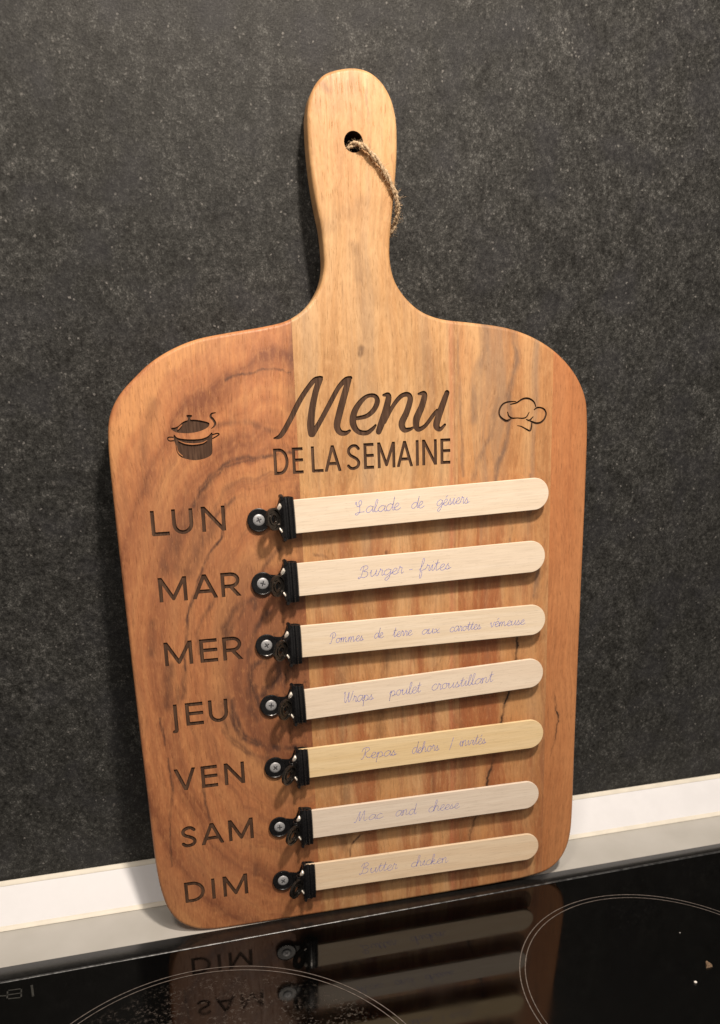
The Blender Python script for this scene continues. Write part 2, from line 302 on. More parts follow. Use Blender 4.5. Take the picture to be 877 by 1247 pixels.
# ------------------------------------------------------------------ the setting: wall, worktop
def wall_mat():
    n = NT('anthracite_stone_laminate'); f = n.f
    big = n.noise(n.co, 12, 4, 0.6); med = n.noise(n.co, 110, 5, 0.65); fine = n.noise(n.co, 430, 4, 0.72); tiny = n.noise(n.co, 1150, 3, 0.7)
    v = f('ADD', f('ADD', f('MULTIPLY', med, 0.24), f('MULTIPLY', tiny, 0.40)), f('ADD', f('MULTIPLY', fine, 0.44), f('MULTIPLY', big, 0.06)))
    col = n.ramp(v, [(0.45, (0.0055, 0.0053, 0.0046)), (0.555, (0.0235, 0.0240, 0.0228)), (0.63, (0.050, 0.0505, 0.0480)), (0.71, (0.135, 0.137, 0.133))])
    hue = n.noise(n.co, 38, 3, 0.5)
    col = n.mix(n.map(hue, 0.45, 0.7, 0, 0.40), col, (0.027, 0.0275, 0.033))
    sp = n.voro(n.vec(f('MULTIPLY_ADD', fine, 0.003, n.x), n.y, f('MULTIPLY_ADD', tiny, 0.002, n.z)), 460)
    pick = n.map(n.noise(n.co, 120, 3, 0.6), 0.46, 0.62)
    sep = n.t.nodes.new('ShaderNodeSeparateColor'); n.l.new(sp.outputs['Color'], sep.inputs[0])
    speck = f('MULTIPLY', f('MULTIPLY', n.map(sp.outputs['Distance'], 0.12, 0.38, 1, 0), n.map(sep.outputs[0], 0.66, 0.92)), pick)
    col = n.mix(f('MULTIPLY', speck, 0.62), col, (0.27, 0.262, 0.25))
    pits = f('MULTIPLY', n.map(sp.outputs['Distance'], 0.12, 0.40, 1, 0), n.map(sep.outputs[1], 0.80, 0.95))
    col = n.mix(f('MULTIPLY', pits, 0.7), col, (0.006, 0.0055, 0.005))
    hgt = f('ADD', f('MULTIPLY', med, 0.5), f('ADD', fine, f('SUBTRACT', f('MULTIPLY', speck, 0.5), pits)))
    n.set(col=col, rough=n.map(fine, 0.3, 0.7, 0.50, 0.72), spec=0.28); n.bump(hgt, 0.0004, 0.6); return n.m
WALL_Y = 0.0575
wall = mobj('wall', box_mesh('wall', (-1.2, WALL_Y, -0.03), (1.2, WALL_Y + 0.02, 1.3)), wall_mat())
tag(wall, 'dark anthracite speckled stone-look splashback wall behind the board', kind='structure')
def top_mat():
    n = NT('light_grey_worktop'); h = n.noise(n.co, 600, 3, 0.6); b = n.noise(n.co, 25, 3, 0.5)
    n.set(col=n.mix(n.map(b, 0.3, 0.7), (0.50, 0.49, 0.46), (0.56, 0.55, 0.525)), rough=n.map(h, 0.3, 0.7, 0.42, 0.55)); n.bump(h, 0.00003); return n.m
worktop = mobj('worktop', box_mesh('worktop', (-1.2, 0.0012, -0.04), (1.2, WALL_Y - 0.0005, -0.0012)), top_mat())
tag(worktop, 'strip of pale grey worktop between the hob and the wall', kind='structure')

# sealing strip: sloped white face between two soft cream lips
seal = empty('sealing_strip', 'white sloping sealing strip with cream rubber lips running along the foot of the dark wall', 'sealing strip')
def extr(name, prof, x0, x1, smooth=35):
    n = len(prof); V = [(x0, a, b) for a, b in prof] + [(x1, a, b) for a, b in prof]
    F = [(i, (i + 1) % n, n + (i + 1) % n, n + i) for i in range(n)] + [tuple(range(n - 1, -1, -1)), tuple(range(n, 2 * n))]
    return fixn(mesh(name, V, F, smooth))
y0, y1, z0, z1 = 0.0352, WALL_Y - 0.0004, -0.0010, 0.0205
def onface(t, off=0.0):      # along the sloping face, off = outwards
    dy, dz = y1 - y0, z1 - z0; L = math.hypot(dy, dz)
    return (y0 + dy * t - dz / L * off, z0 + dz * t + dy / L * off)
face = [onface(0.10)] + [onface(t, 0.0007 * math.sin(math.pi * (t - 0.1) / 0.8)) for t in (0.2, 0.35, 0.5, 0.65, 0.8)] + [onface(0.90), (y1, z1 - 0.003), (y1, z0 + 0.001), (y0 + 0.003, z0 + 0.001)]
M_white = simple('white_pvc', (0.80, 0.815, 0.86), 0.55, var=0.02, scale=60)
M_lip = simple('cream_soft_pvc', (0.80, 0.765, 0.68), 0.5, var=0.05, scale=120)
mobj('profile', extr('profile', face, -1.15, 1.15), M_white, seal)
mobj('lip', extr('lip', [onface(0.0, -0.0002), onface(0.0, 0.0006), onface(0.06, 0.0009), onface(0.102, 0.0004), onface(0.102, -0.0012), (y0 + 0.002, z0 + 0.0001)], -1.15, 1.15), M_lip, seal)
mobj('lip', extr('lip', [onface(0.898, -0.0012), onface(0.898, 0.0004), onface(0.95, 0.0009), onface(1.0, 0.0005), (y1 + 0.0002, z1 + 0.0003), (y1 + 0.0002, z1 - 0.002)], -1.15, 1.15), M_lip, seal)

# ------------------------------------------------------------------ the hob
hob = empty('induction_hob', 'glossy black glass induction hob with thin grey cooking zone rings in front of the board', 'hob')
hob.rotation_euler = (0, 0, 0.004); hob.location = (0, 0.0029, 0)
def glass_mat():
    n = NT('black_ceramic_glass'); f = n.f
    dx = f('SUBTRACT', n.x, -0.1177); dy = f('SUBTRACT', n.y, -0.1449)
    d = f('SQRT', f('ADD', f('MULTIPLY', dx, dx), f('MULTIPLY', dy, dy)))
    inz = n.map(d, 0.098, 0.108, 1.0, 0.0)
    a = n.noise(n.co, 55, 4, 0.7); b = n.noise(n.co, 420, 4, 0.75); sm = n.noise(n.co, 22, 4, 0.6)
    grime = f('MULTIPLY', f('MULTIPLY', n.map(b, 0.50, 0.64), n.map(a, 0.40, 0.58)), inz)
    dust = n.map(n.noise(n.co, 1500, 2, 0.5), 0.72, 0.80, 0, 0.12)
    col = n.mix(f('MULTIPLY', grime, 0.34), (0.0012, 0.0012, 0.0012), (0.15, 0.13, 0.115))
    col = n.mix(f('MULTIPLY', dust, 0.15), col, (0.12, 0.11, 0.10))
    n.set(col=col, rough=f('ADD', n.map(sm, 0.35, 0.70, 0.035, 0.11), f('MULTIPLY', grime, 0.4)), ior=1.62); return n.m
M_glass = glass_mat()
# glass plate with a polished bevel along its rear edge
prof = [(-0.5, -0.006), (-0.5, -0.0004), (-0.4996, 0.0)] + [(-0.0103, 0.0), (-0.0101, 0.00035), (-0.0096, 0.0006), (-0.0091, 0.00065), (-0.0085, 0.0005), (-0.0080, 0.0001), (-0.0074, -0.0001), (-0.0012, -0.0009), (-0.0004, -0.0014), (-0.0001, -0.0022), (-0.0001, -0.006)]
glt = mobj('glass_top', extr('glass_top', prof[:4] + [(-0.0103, -0.006)], -0.52, 0.40, 20), M_glass, hob)
for v in glt.data.vertices:
    if v.co.y > -0.02: v.co.y += v.co.x * 0.0088 - 0.0035
M_rim = simple('polished_black_edge', (0.010, 0.010, 0.010), 0.16, var=0.2, scale=300, ior=1.45)
def skew(me, k):      # the rim runs in slightly towards the right
    for v in me.vertices:
        if v.co.y < -0.006 and v.co.y > -0.02: v.co.y += v.co.x * k - 0.0035
    return me
mobj('rear_edge_bevel', skew(extr('rear_edge_bevel', [(-0.0085, -0.0055), (-0.0085, 0.00005), (-0.0074, -0.0001), (-0.0012, -0.0009), (-0.0004, -0.0012), (-0.0001, -0.0022), (-0.0001, -0.006)], -0.52, 0.40, 60), 0.0088), M_rim, hob)
M_highlight = simple('edge_highlight_metal', (0.13, 0.135, 0.14), 0.36, metal=0.9, var=0.5, scale=260)  # bright reflection of the bevelled glass edge, built as an added metal strip
mobj('edge_highlight_strip', skew(extr('edge_highlight_strip', [(-0.01032, -0.004), (-0.0103, 0.0), (-0.0101, 0.00030), (-0.0096, 0.00045), (-0.0091, 0.00040), (-0.0087, 0.0001), (-0.0086, -0.004)], -0.52, 0.40, 60), 0.0088), M_highlight, hob)
M_print = simple('grey_ceramic_print', (0.135, 0.118, 0.108), 0.35, var=0.3, scale=500)
def ring(name, cx, cy, r0, r1, z):
    n = 160; V = []; F = []
    for k in range(n):
        a = 2 * math.pi * k / n
        for r in (r0, r1): V.append((cx + r * math.cos(a), cy + r * math.sin(a), z))
    for k in range(n): F.append((2 * k, 2 * k + 1, 2 * ((k + 1) % n) + 1, 2 * ((k + 1) % n)))
    return mobj(name, mesh(name, V, F), M_print, hob)
for cx, cy, R in ((0.1347, -0.1166, 0.0828), (-0.1177, -0.1449, 0.1106)):
    ring('cooking_zone_ring', cx, cy, R - 0.00028, R + 0.00028, 0.00012)
    ring('cooking_zone_ring', cx, cy, R - 0.0033, R - 0.00278, 0.00012)
M_reflection = simple('faint_reflection_grey', (0.04, 0.04, 0.037), 0.4, var=0.3, scale=800)  # faint reflection on the glass, painted as flat grey strokes
def flat_strokes(pls, w, z=0.00012):
    V = []; F = []
    for a, b in pls:
        a = Vector((*a, z)); b = Vector((*b, z)); t = (b - a).normalized(); p = Vector((-t.y, t.x, 0)) * w / 2; a2 = a - t * w / 2; b2 = b + t * w / 2
        o = len(V); V += [a2 - p, b2 - p, b2 + p, a2 + p]; F.append((o, o + 1, o + 2, o + 3))
    return V, F
c = [(-0.2208, -0.0226), (-0.2134, -0.0231), (-0.2129, -0.0302), (-0.2203, -0.0293)]
V, F = flat_strokes([(c[0], c[1]), (c[1], c[2]), (c[2], c[3]), (c[3], c[0]), ((-0.2205, -0.0262), (-0.2132, -0.0266)), ((-0.2290, -0.0250), (-0.2215, -0.0265))], 0.0008)
mobj('reflection_marking', mesh('reflection_marking', V, F), M_reflection, hob)
V, F = flat_strokes([((-0.2080, -0.0222), (-0.2066, -0.0306))], 0.0012)
mobj('reflection_marking', mesh('reflection_marking', V, F), M_reflection, hob)
M_crumb = simple('toasted_crumb', (0.20, 0.135, 0.085), 0.85, var=0.3, scale=900, bump=0.0004)
def crumb(x, y, s, label, mat, tri=False):
    bm = bmesh.new()
    if tri:
        vs = [bm.verts.new(p) for p in ((-.5, -.5, 0), (.55, -.42, 0), (.35, .75, 0), (-.35, -.4, .35), (.4, -.3, .42), (.25, .5, .3))]
        for q in ((0, 2, 1), (3, 4, 5), (0, 1, 4, 3), (1, 2, 5, 4), (2, 0, 3, 5)): bm.faces.new([vs[i] for i in q])
        bmesh.ops.subdivide_edges(bm, edges=bm.edges, cuts=2, use_grid_fill=True)
    else: bmesh.ops.create_icosphere(bm, subdivisions=2, radius=0.5); [setattr(v.co, 'z', v.co.z * .6 + .3) for v in bm.verts]
    for v in bm.verts: v.co = v.co * s + Vector([random.uniform(-.05, .05) * s if v.co.z > .01 else 0 for _ in range(3)])
    me = bpy.data.meshes.new('crumb'); bm.to_mesh(me); bm.free()
    o = mobj('crumb', me, mat); o.location = (x, y, 0.0001); tag(o, label, 'crumb')
crumb(0.1624, -0.1022, 0.0042, 'brown triangular crumb lying on the hob glass inside the right ring', M_crumb, True)
crumb(0.1475, -0.1124, 0.0017, 'tiny bright white grain on the hob glass beside the brown crumb', simple('salt_grain', (0.85, 0.83, 0.8), 0.3))
crumb(0.1652, -0.0742, 0.0008, 'minute grey speck on the hob glass above the brown crumb', simple('dust_speck', (0.4, 0.4, 0.4), 0.8))

# ------------------------------------------------------------------ 2D shapes: strokes to outlines
MM = 0.001
def sdf_shape(strokes, polys=(), neg=(), clip=None, res=0.14):
    """strokes: lists of (x, z, width) in mm. Returns closed outlines of the union as lists of points."""
    pts = [p for s in strokes for p in s] + [q for p in polys for q in p]
    A = np.array([p[:2] for p in pts]); pad = 2.6
    x0, y0 = A.min(0) - pad; x1, y1 = A.max(0) + pad
    nx = int((x1 - x0) / res) + 2; ny = int((y1 - y0) / res) + 2
    gx, gy = np.meshgrid(x0 + np.arange(nx) * res, y0 + np.arange(ny) * res, indexing='ij')
    def caps(S):
        D = np.full(gx.shape, 1e3)
        for s in S:
            s = catmull(s, 6) if len(s) > 2 else [np.array(p, float) for p in s]
            for a, b in zip(s[:-1], s[1:]):
                d = b[:2] - a[:2]; L = d @ d + 1e-12
                t = np.clip(((gx - a[0]) * d[0] + (gy - a[1]) * d[1]) / L, 0, 1)
                D = np.minimum(D, np.hypot(gx - a[0] - t * d[0], gy - a[1] - t * d[1]) - (a[2] + t * (b[2] - a[2])) / 2)
        return D
    D = caps(strokes)
    for P in polys:
        P = [np.array(p) for p in catmull(P, 4, True)]
        ins = np.zeros(gx.shape, bool); E = np.full(gx.shape, 1e3)
        for a, b in zip(P, P[1:] + P[:1]):
            d = b - a; L = d @ d + 1e-12; t = np.clip(((gx - a[0]) * d[0] + (gy - a[1]) * d[1]) / L, 0, 1)
            E = np.minimum(E, np.hypot(gx - a[0] - t * d[0], gy - a[1] - t * d[1]))
            if a[1] != b[1]:
                c = ((a[1] > gy) != (b[1] > gy)) & (gx < (b[0] - a[0]) * (gy - a[1]) / (b[1] - a[1]) + a[0]); ins ^= c
        D = np.minimum(D, np.where(ins, -E, E))
    if neg: D = np.maximum(D, -caps(neg))
    if clip: D = np.maximum(D, np.maximum(np.maximum(clip[0] - gx, gx - clip[1]), np.maximum(clip[2] - gy, gy - clip[3])))
    D = np.where(np.abs(D) < 1e-6, 1e-6, D)
    seg = {}
    def ed(i, j, h):
        if h: a, b = D[i, j], D[i + 1, j]; return (x0 + (i + a / (a - b)) * res, y0 + j * res)
        a, b = D[i, j], D[i, j + 1]; return (x0 + i * res, y0 + (j + a / (a - b)) * res)
    ins = D < 0
    mix = (ins[:-1, :-1].astype(int) + ins[1:, :-1] + ins[:-1, 1:] + ins[1:, 1:])
    for i, j in zip(*np.where((mix > 0) & (mix < 4))):
        c0, c1, c2, c3 = ins[i, j], ins[i + 1, j], ins[i + 1, j + 1], ins[i, j + 1]
        e = [(i, j, 1), (i + 1, j, 0), (i, j + 1, 1), (i, j, 0)]   # bottom right top left
        k = c0 * 1 + c1 * 2 + c2 * 4 + c3 * 8
        T = {1: [(0, 3)], 2: [(1, 0)], 3: [(1, 3)], 4: [(2, 1)], 5: [(0, 3), (2, 1)], 6: [(2, 0)], 7: [(2, 3)], 8: [(3, 2)], 9: [(0, 2)], 10: [(1, 0), (3, 2)], 11: [(1, 2)], 12: [(3, 1)], 13: [(0, 1)], 14: [(3, 0)]}[k]
        for a, b in T: seg[e[a]] = e[b]
    loops = []
    while seg:
        s, nx_ = next(iter(seg.items())); L = [s]; del seg[s]
        while nx_ != s and nx_ in seg: L.append(nx_); nx_ = seg.pop(nx_)
        P = [ed(*e) for e in L]
        if len(P) > 6: loops.append(simplify(P, 0.025))
    return [l for l in loops if len(l) > 3]
def simplify(P, tol):
    def rdp(a, b):
        keep = [a]; st = [(a, b)]; K = {a, b}
        while st:
            i, j = st.pop()
            if j - i < 2: continue
            p, q = np.array(Q[i]), np.array(Q[j]); d = q - p; L = np.hypot(*d) + 1e-9
            R = np.array(Q[i + 1:j]); dist = np.abs((R[:, 0] - p[0]) * d[1] - (R[:, 1] - p[1]) * d[0]) / L
            k = int(dist.argmax())
            if dist[k] > tol: K.add(i + 1 + k); st += [(i, i + 1 + k), (i + 1 + k, j)]
        return K
    Q = list(P) + [P[0]]; h = len(P) // 2
    K = sorted(rdp(0, h) | rdp(h, len(P)))
    return [Q[k] for k in K if k < len(P)]
def area(P): return 0.5 * sum(a[0] * b[1] - b[0] * a[1] for a, b in zip(P, P[1:] + P[:1]))
def inside(p, P):
    r = False
    for a, b in zip(P, P[1:] + P[:1]):
        if (a[1] > p[1]) != (b[1] > p[1]) and p[0] < (b[0] - a[0]) * (p[1] - a[1]) / (b[1] - a[1]) + a[0]: r = not r
    return r
def prism(loops, ya, yb):
    """solid between depths ya < yb (metres) from mm outlines with holes"""
    outs = []
    loops = sorted(loops, key=lambda l: -abs(area(l)))
    groups = []
    for l in loops:
        par = [g for g in groups if inside(l[0], g[0])]
        if par and sum(inside(l[0], q) for q in loops if q is not l) % 2 == 1: par[-1].append(l)
        else: groups.append([l])
    V = []; F = []
    for g in groups:
        flat = [p for l in g for p in l]; n = len(flat)
        tri = tessellate_polygon([[Vector((p[0], p[1], 0)) for p in l] for l in g])
        o = len(V)
        V += [(p[0] * MM, ya, p[1] * MM) for p in flat] + [(p[0] * MM, yb, p[1] * MM) for p in flat]
        F += [(o + a, o + b, o + c) for a, b, c in tri] + [(o + n + c, o + n + b, o + n + a) for a, b, c in tri]
        k = 0
        for l in g:
            for i in range(len(l)):
                a = k + i; b = k + (i + 1) % len(l); F.append((o + a, o + b, o + n + b, o + n + a))
            k += len(l)
    return V, F

# engraved writing, positions in mm on the board face (x across, z up from the foot)
def glyph(c, x0, x1, y0, y1, w):
    h = w / 2; W = x1 - x0; H = y1 - y0; X = lambda t: x0 + h + t * (W - w); e = 1.0
    def S(*p): return [(a, b, w) for a, b in p]
    def arc(cx, cy, rx, ry, a0, a1, n=9): return [(cx + rx * math.cos(math.radians(a0 + (a1 - a0) * k / n)), cy + ry * math.sin(math.radians(a0 + (a1 - a0) * k / n)), w) for k in range(n + 1)]
    if c == 'L': s = [S((X(0), y1 + e), (X(0), y0 + h)), S((X(0), y0 + h), (x1 + e, y0 + h))]
    elif c == 'I': s = [S(((x0 + x1) / 2, y1 + e), ((x0 + x1) / 2, y0 - e))]
    elif c == 'U':
        r = (W - w) / 2; s = [S((X(0), y1 + e), (X(0), y0 + h + r)), arc(X(.5), y0 + h + r, r, r, 180, 360), S((X(1), y0 + h + r), (X(1), y1 + e))]
    elif c == 'N': s = [S((X(0), y0 - e), (X(0), y1 + e)), S((X(0), y1 - h * .3), (X(1), y0 + h * .3)), S((X(1), y0 - e), (X(1), y1 + e))]
    elif c == 'M': s = [S((X(0.02), y0 - e), (X(0.02), y1 + e)), S((X(0.02), y1 - h * .2), (X(.5), y0 + H * .12)), S((X(.5), y0 + H * .12), (X(.98), y1 - h * .2)), S((X(.98), y1 + e), (X(.98), y0 - e))]
    elif c == 'A': s = [S((X(-.06), y0 - e), (X(.5), y1 - h * .2)), S((X(.5), y1 - h * .2), (X(1.06), y0 - e)), S((X(.18), y0 + H * .30), (X(.82), y0 + H * .30))]
    elif c == 'V': s = [S((X(-.05), y1 + e), (X(.5), y0 + h * .3)), S((X(.5), y0 + h * .3), (X(1.05), y1 + e))]
    elif c == 'E': s = [S((X(0), y0 - e), (X(0), y1 + e)), S((X(0), y1 - h), (x1 + e, y1 - h)), S((X(0), y0 + H * .52), (x1 - W * .07, y0 + H * .52)), S((X(0), y0 + h), (x1 + e, y0 + h))]
    elif c == 'D':
        s = [S((X(0), y0 - e), (X(0), y1 + e)), S((X(0), y1 - h), (X(.35), y1 - h)), arc(X(.35), (y0 + y1) / 2, (W - w) * .65, (H - w) / 2, 90, -90, 14), S((X(0), y0 + h), (X(.35), y0 + h))]
    elif c == 'R':
        r = H * .27; s = [S((X(0), y0 - e), (X(0), y1 + e)), S((X(0), y1 - h), (X(.5), y1 - h)), arc(X(.5), y1 - h - (r - h * .3), (W - w) * .42, r - h * .3, 90, -90, 10), S((X(0), y1 - h - 2 * (r - h * .3)), (X(.5), y1 - h - 2 * (r - h * .3))), S((X(.45), y1 - h - 2 * (r - h * .3)), (X(1.05), y0 - e))]
    elif c == 'S':
        P = [(.97, .86), (.75, .975), (.42, .985), (.12, .88), (.05, .72), (.22, .58), (.5, .50), (.8, .40), (.97, .25), (.85, .08), (.5, .0), (.2, .02), (.0, .12)]
        s = [[(X(a), y0 + h + b * (H - w), w) for a, b in P]]
    elif c == 'J': s = [S((X(1), y1 + e), (X(1), y0 + 4), (X(.92), y0 + 1.8), (X(.5), y0 + h * .9), (X(-.4), y0 + h * .7))]
    return sdf_shape(s, clip=(x0 - (1.2 if c == 'J' else 0), x1, y0, y1))
ROWS = {
 'LUN': [('L', -118.1, -108.6, 254.2), ('U', -106.9, -95.6, 254.4), ('N', -91.1, -78.2, 254.8)],
 'MAR': [('M', -117.6, -101.7, 218.0), ('A', -99.1, -85.5, 218.2), ('R', -83.3, -72.1, 218.2)],
 'MER': [('M', -117.8, -101.7, 181.8), ('E', -97.9, -88.0, 181.8), ('R', -85.0, -73.6, 181.8)],
 'JEU': [('J', -116.4, -113.4, 145.5), ('E', -108.8, -98.8, 145.6), ('U', -95.7, -84.7, 145.8)],
 'VEN': [('V', -118.4, -106.2, 106.5), ('E', -103.0, -93.6, 106.5), ('N', -89.6, -77.7, 106.5)],
 'SAM': [('S', -117.8, -108.7, 70.2), ('A', -106.0, -92.9, 70.2), ('M', -90.0, -74.6, 70.4)],
 'DIM': [('D', -118.7, -106.7, 34.0), ('I', -102.7, -100.3, 34.1), ('M', -95.9, -80.4, 34.3)]}
GL = []     # (name, loops)
for r, L in ROWS.items():
    for c_, a, b, t in L: GL.append(('engraved_letter', glyph(c_, a, b, t - (17.0 if c_ == 'J' else 13.5), t, 2.05)))
for c_, a, b in (('D', -49.9, -41.7), ('E', -39.6, -33.6), ('L', -29.0, -22.4), ('A', -21.7, -12.4), ('S', -9.1, -1.3), ('E', 0.6, 6.4), ('M', 8.3, 18.9), ('A', 19.7, 28.9), ('I', 30.8, 32.5), ('N', 34.5, 43.2), ('E', 45.3, 51.2)):
    t = 283.4 + (a + 50) / 100 * 1.2; GL.append(('engraved_letter', glyph(c_, a, b, t - 14.0, t, 1.7)))
MENU = {'M': [[(-48.83, 288.84, 0.94), (-45.09, 290.21, 2.55), (-40.03, 297.48, 2.81), (-34.18, 307.33, 2.81), (-29.18, 314.04, 2.55), (-24.98, 318.27, 2.55), (-21.27, 319.28, 1.47)], [(-22.3, 318.5, 3.35), (-24.94, 312.03, 3.35), (-27.4, 302.69, 3.68), (-28.44, 295.12, 4.15), (-28.33, 290.33, 3.68)], [(-27.67, 289.98, 3.01), (-22.6, 297.43, 2.68), (-16.78, 306.73, 2.68), (-12.45, 313.52, 2.55), (-8.23, 317.65, 2.68), (-5.35, 318.57, 2.01)], [(-6.55, 317.41, 3.22), (-9.22, 309.63, 3.68), (-12.31, 300.23, 3.88), (-13.93, 293.9, 3.68), (-12.36, 290.49, 3.22), (-9.3, 289.85, 2.55), (-6.85, 291.04, 1.47)]],
 'e': [[(-2.7, 297.43, 2.1), (2.84, 298.38, 2.45), (7.07, 301.43, 2.8), (9.28, 305.83, 2.94), (7.98, 308.74, 2.38), (3.86, 308.88, 2.1), (-0.35, 305.84, 2.8), (-3.96, 300.55, 3.5), (-4.86, 294.82, 3.78), (-2.25, 290.52, 2.94), (2.55, 289.48, 2.66), (6.08, 291.47, 2.1), (7.87, 293.34, 1.26)]],
 'n': [[(12.82, 309.03, 1.4), (15.71, 308.48, 3.15), (14.0, 301.17, 3.85), (11.01, 293.54, 3.85), (9.51, 289.84, 3.22)], [(13.13, 294.75, 1.96), (17.51, 302.33, 2.24), (22.52, 307.94, 2.45), (26.73, 308.95, 2.66), (28.07, 306.14, 3.22), (25.84, 299.45, 3.5), (22.91, 293.72, 3.78), (24.24, 290.27, 3.08), (27.78, 290.45, 1.96), (29.92, 291.48, 1.26)]],
 'u': [[(32.9, 309.0, 1.26), (36.35, 308.76, 3.08), (34.7, 302.36, 3.64), (31.4, 295.34, 4.06), (32.02, 290.35, 2.94), (36.31, 291.74, 2.24), (41.37, 297.56, 2.1), (43.54, 300.09, 1.4)], [(49.47, 309.11, 2.94), (46.77, 302.58, 3.64), (44.21, 296.15, 3.85), (43.09, 291.6, 3.78), (45.22, 289.67, 2.38), (48.11, 292.06, 1.4)]]}
POTP = [[(-101.95, 292.99), (-100.34, 291.4), (-96.51, 290.47), (-92.21, 290.17), (-87.87, 290.29), (-84.21, 291.47), (-82.09, 293.31), (-81.79, 292.14), (-82.25, 288.69), (-82.72, 282.51), (-85.05, 280.68), (-88.32, 279.67), (-92.7, 279.41), (-97.35, 280.49), (-99.97, 281.97), (-101.32, 284.54), (-101.61, 288.01), (-102.19, 290.33)], [(-99.04, 297.44), (-96.95, 299.07), (-94.54, 299.92), (-91.39, 300.18), (-87.51, 299.65), (-83.66, 298.54), (-82.95, 297.56), (-83.86, 296.06), (-87.14, 294.48), (-90.75, 293.67), (-94.3, 293.36), (-97.81, 293.58), (-100.69, 294.08), (-102.72, 295.31), (-103.01, 296.46), (-101.06, 296.57)], [(-94.51, 302.57), (-91.79, 302.47), (-92.06, 301.53), (-92.69, 300.99), (-92.67, 299.85), (-94.09, 299.71), (-93.98, 301.04), (-94.47, 301.62)]]
POTS = [[(-102.27, 291.63, 0.63), (-104.79, 291.74, 0.63), (-105.38, 290.78, 0.63), (-104.37, 289.85, 0.63), (-101.83, 289.93, 0.71)], [(-81.79, 292.06, 0.63), (-79.17, 292.65, 0.71), (-78.43, 291.92, 0.71), (-81.74, 290.14, 0.63)], [(-79.36, 303.22, 0.48), (-81.36, 302.83, 0.87), (-82.07, 301.34, 1.19), (-80.81, 299.77, 1.35), (-79.97, 297.82, 1.27), (-80.68, 296.32, 0.79), (-82.14, 295.23, 0.32)]]
POTN = [[(-99.7, 289.76, 0.32), (-96.68, 288.37, 0.52), (-92.41, 287.75, 0.63), (-87.65, 288.08, 0.52), (-84.98, 289.27, 0.32)], [(-101.01, 287.21, 0.32), (-100.57, 284.12, 0.55), (-98.42, 281.78, 0.36)], [(-99.67, 295.56, 0.55), (-98.64, 296.66, 0.87), (-97.37, 297.75, 0.32)]]
HAT = [[(90.55, 302.99, 0.37), (85.55, 302.88, 0.65), (82.4, 301.56, 0.7), (80.61, 298.78, 0.7), (80.64, 295.92, 0.75), (82.47, 293.81, 0.93), (85.21, 292.55, 1.03), (87.71, 293.69, 0.56)], [(87.38, 301.59, 0.47), (91.01, 302.28, 0.65), (94.18, 304.0, 0.75), (96.91, 304.52, 0.84), (99.67, 303.82, 0.75), (101.77, 302.11, 0.65), (102.73, 299.82, 0.47)], [(101.85, 298.09, 0.47), (103.44, 299.1, 0.65), (105.74, 299.1, 0.65), (108.08, 297.98, 0.75), (109.15, 295.67, 0.75), (108.2, 292.81, 0.75), (105.92, 290.91, 0.84), (103.15, 290.61, 0.84), (100.82, 291.44, 0.75), (97.11, 292.91, 0.47)], [(85.62, 297.37, 0.47), (86.32, 295.3, 0.65), (88.39, 293.99, 0.65), (91.59, 293.95, 0.47), (94.8, 293.66, 0.56), (97.09, 294.27, 0.56), (98.79, 296.88, 0.37)], [(101.23, 294.32, 0.37), (99.65, 292.73, 0.65), (98.04, 292.3, 0.47)], [(100.46, 291.04, 0.65), (100.19, 288.15, 0.75), (99.3, 286.61, 0.75), (96.74, 287.8, 0.65), (93.95, 289.24, 0.47), (91.65, 289.74, 0.28)]]
menu_all = sdf_shape([s for k in MENU.values() for s in k])
pot = sdf_shape(POTS, POTP, POTN, res=0.10); hat = sdf_shape([[(a, b, w * 1.4) for a, b, w in st] for st in HAT], res=0.09)
FLOORS = GL + [('engraved_letter', sdf_shape(v)) for v in MENU.values()] + [('engraved_pot', pot), ('engraved_chef_hat', hat)]
CUT = [l for _, l in GL] + [menu_all, pot, hat]

# ------------------------------------------------------------------ the serving board
PSI, TH = -0.0207, 0.0937
eu = Vector((math.cos(PSI), math.sin(PSI), 0)); n0 = Vector((-math.sin(PSI), math.cos(PSI), 0))
ev = Vector((0, 0, 1)) * math.cos(TH) + n0 * math.sin(TH); dn = eu.cross(ev) * -1       # dn points into the wall
if dn.y < 0: dn = -dn
BM4 = Matrix((eu, dn, ev)).transposed().to_4x4()
board = empty('serving_board', 'acacia wood serving board with handle engraved as a weekly menu, leaning on the dark wall', 'serving board')
board.matrix_world = BM4
T = 0.0120
out_r = [(0.4, 465.9), (9.3, 464.7), (16.2, 460.2), (20.9, 453.2), (23.1, 446.0), (23.8, 439.5), (23.7, 430), (22.9, 420), (21.4, 407), (19.8, 395), (18.8, 387), (18.6, 377.8), (20.4, 368.8), (24.4, 361.6), (30.8, 355.0), (38.3, 350.4), (48.5, 347.4), (63.9, 345.6), (80.3, 343.4), (91.6, 340.7), (102.7, 336.4), (113.1, 330.4), (121.3, 323.6), (127.6, 316.4), (131.8, 309.4), (134.4, 302.6), (135.6, 294.5), (136.1, 283), (136.2, 266), (136.0, 240), (135.4, 190), (134.9, 140), (134.5, 90), (134.4, 60), (134.2, 40), (133.2, 27.5), (130.4, 17.5), (125.2, 9.6), (117.4, 4.4), (107, 2.2), (90, 0.8), (50, -0.2)]
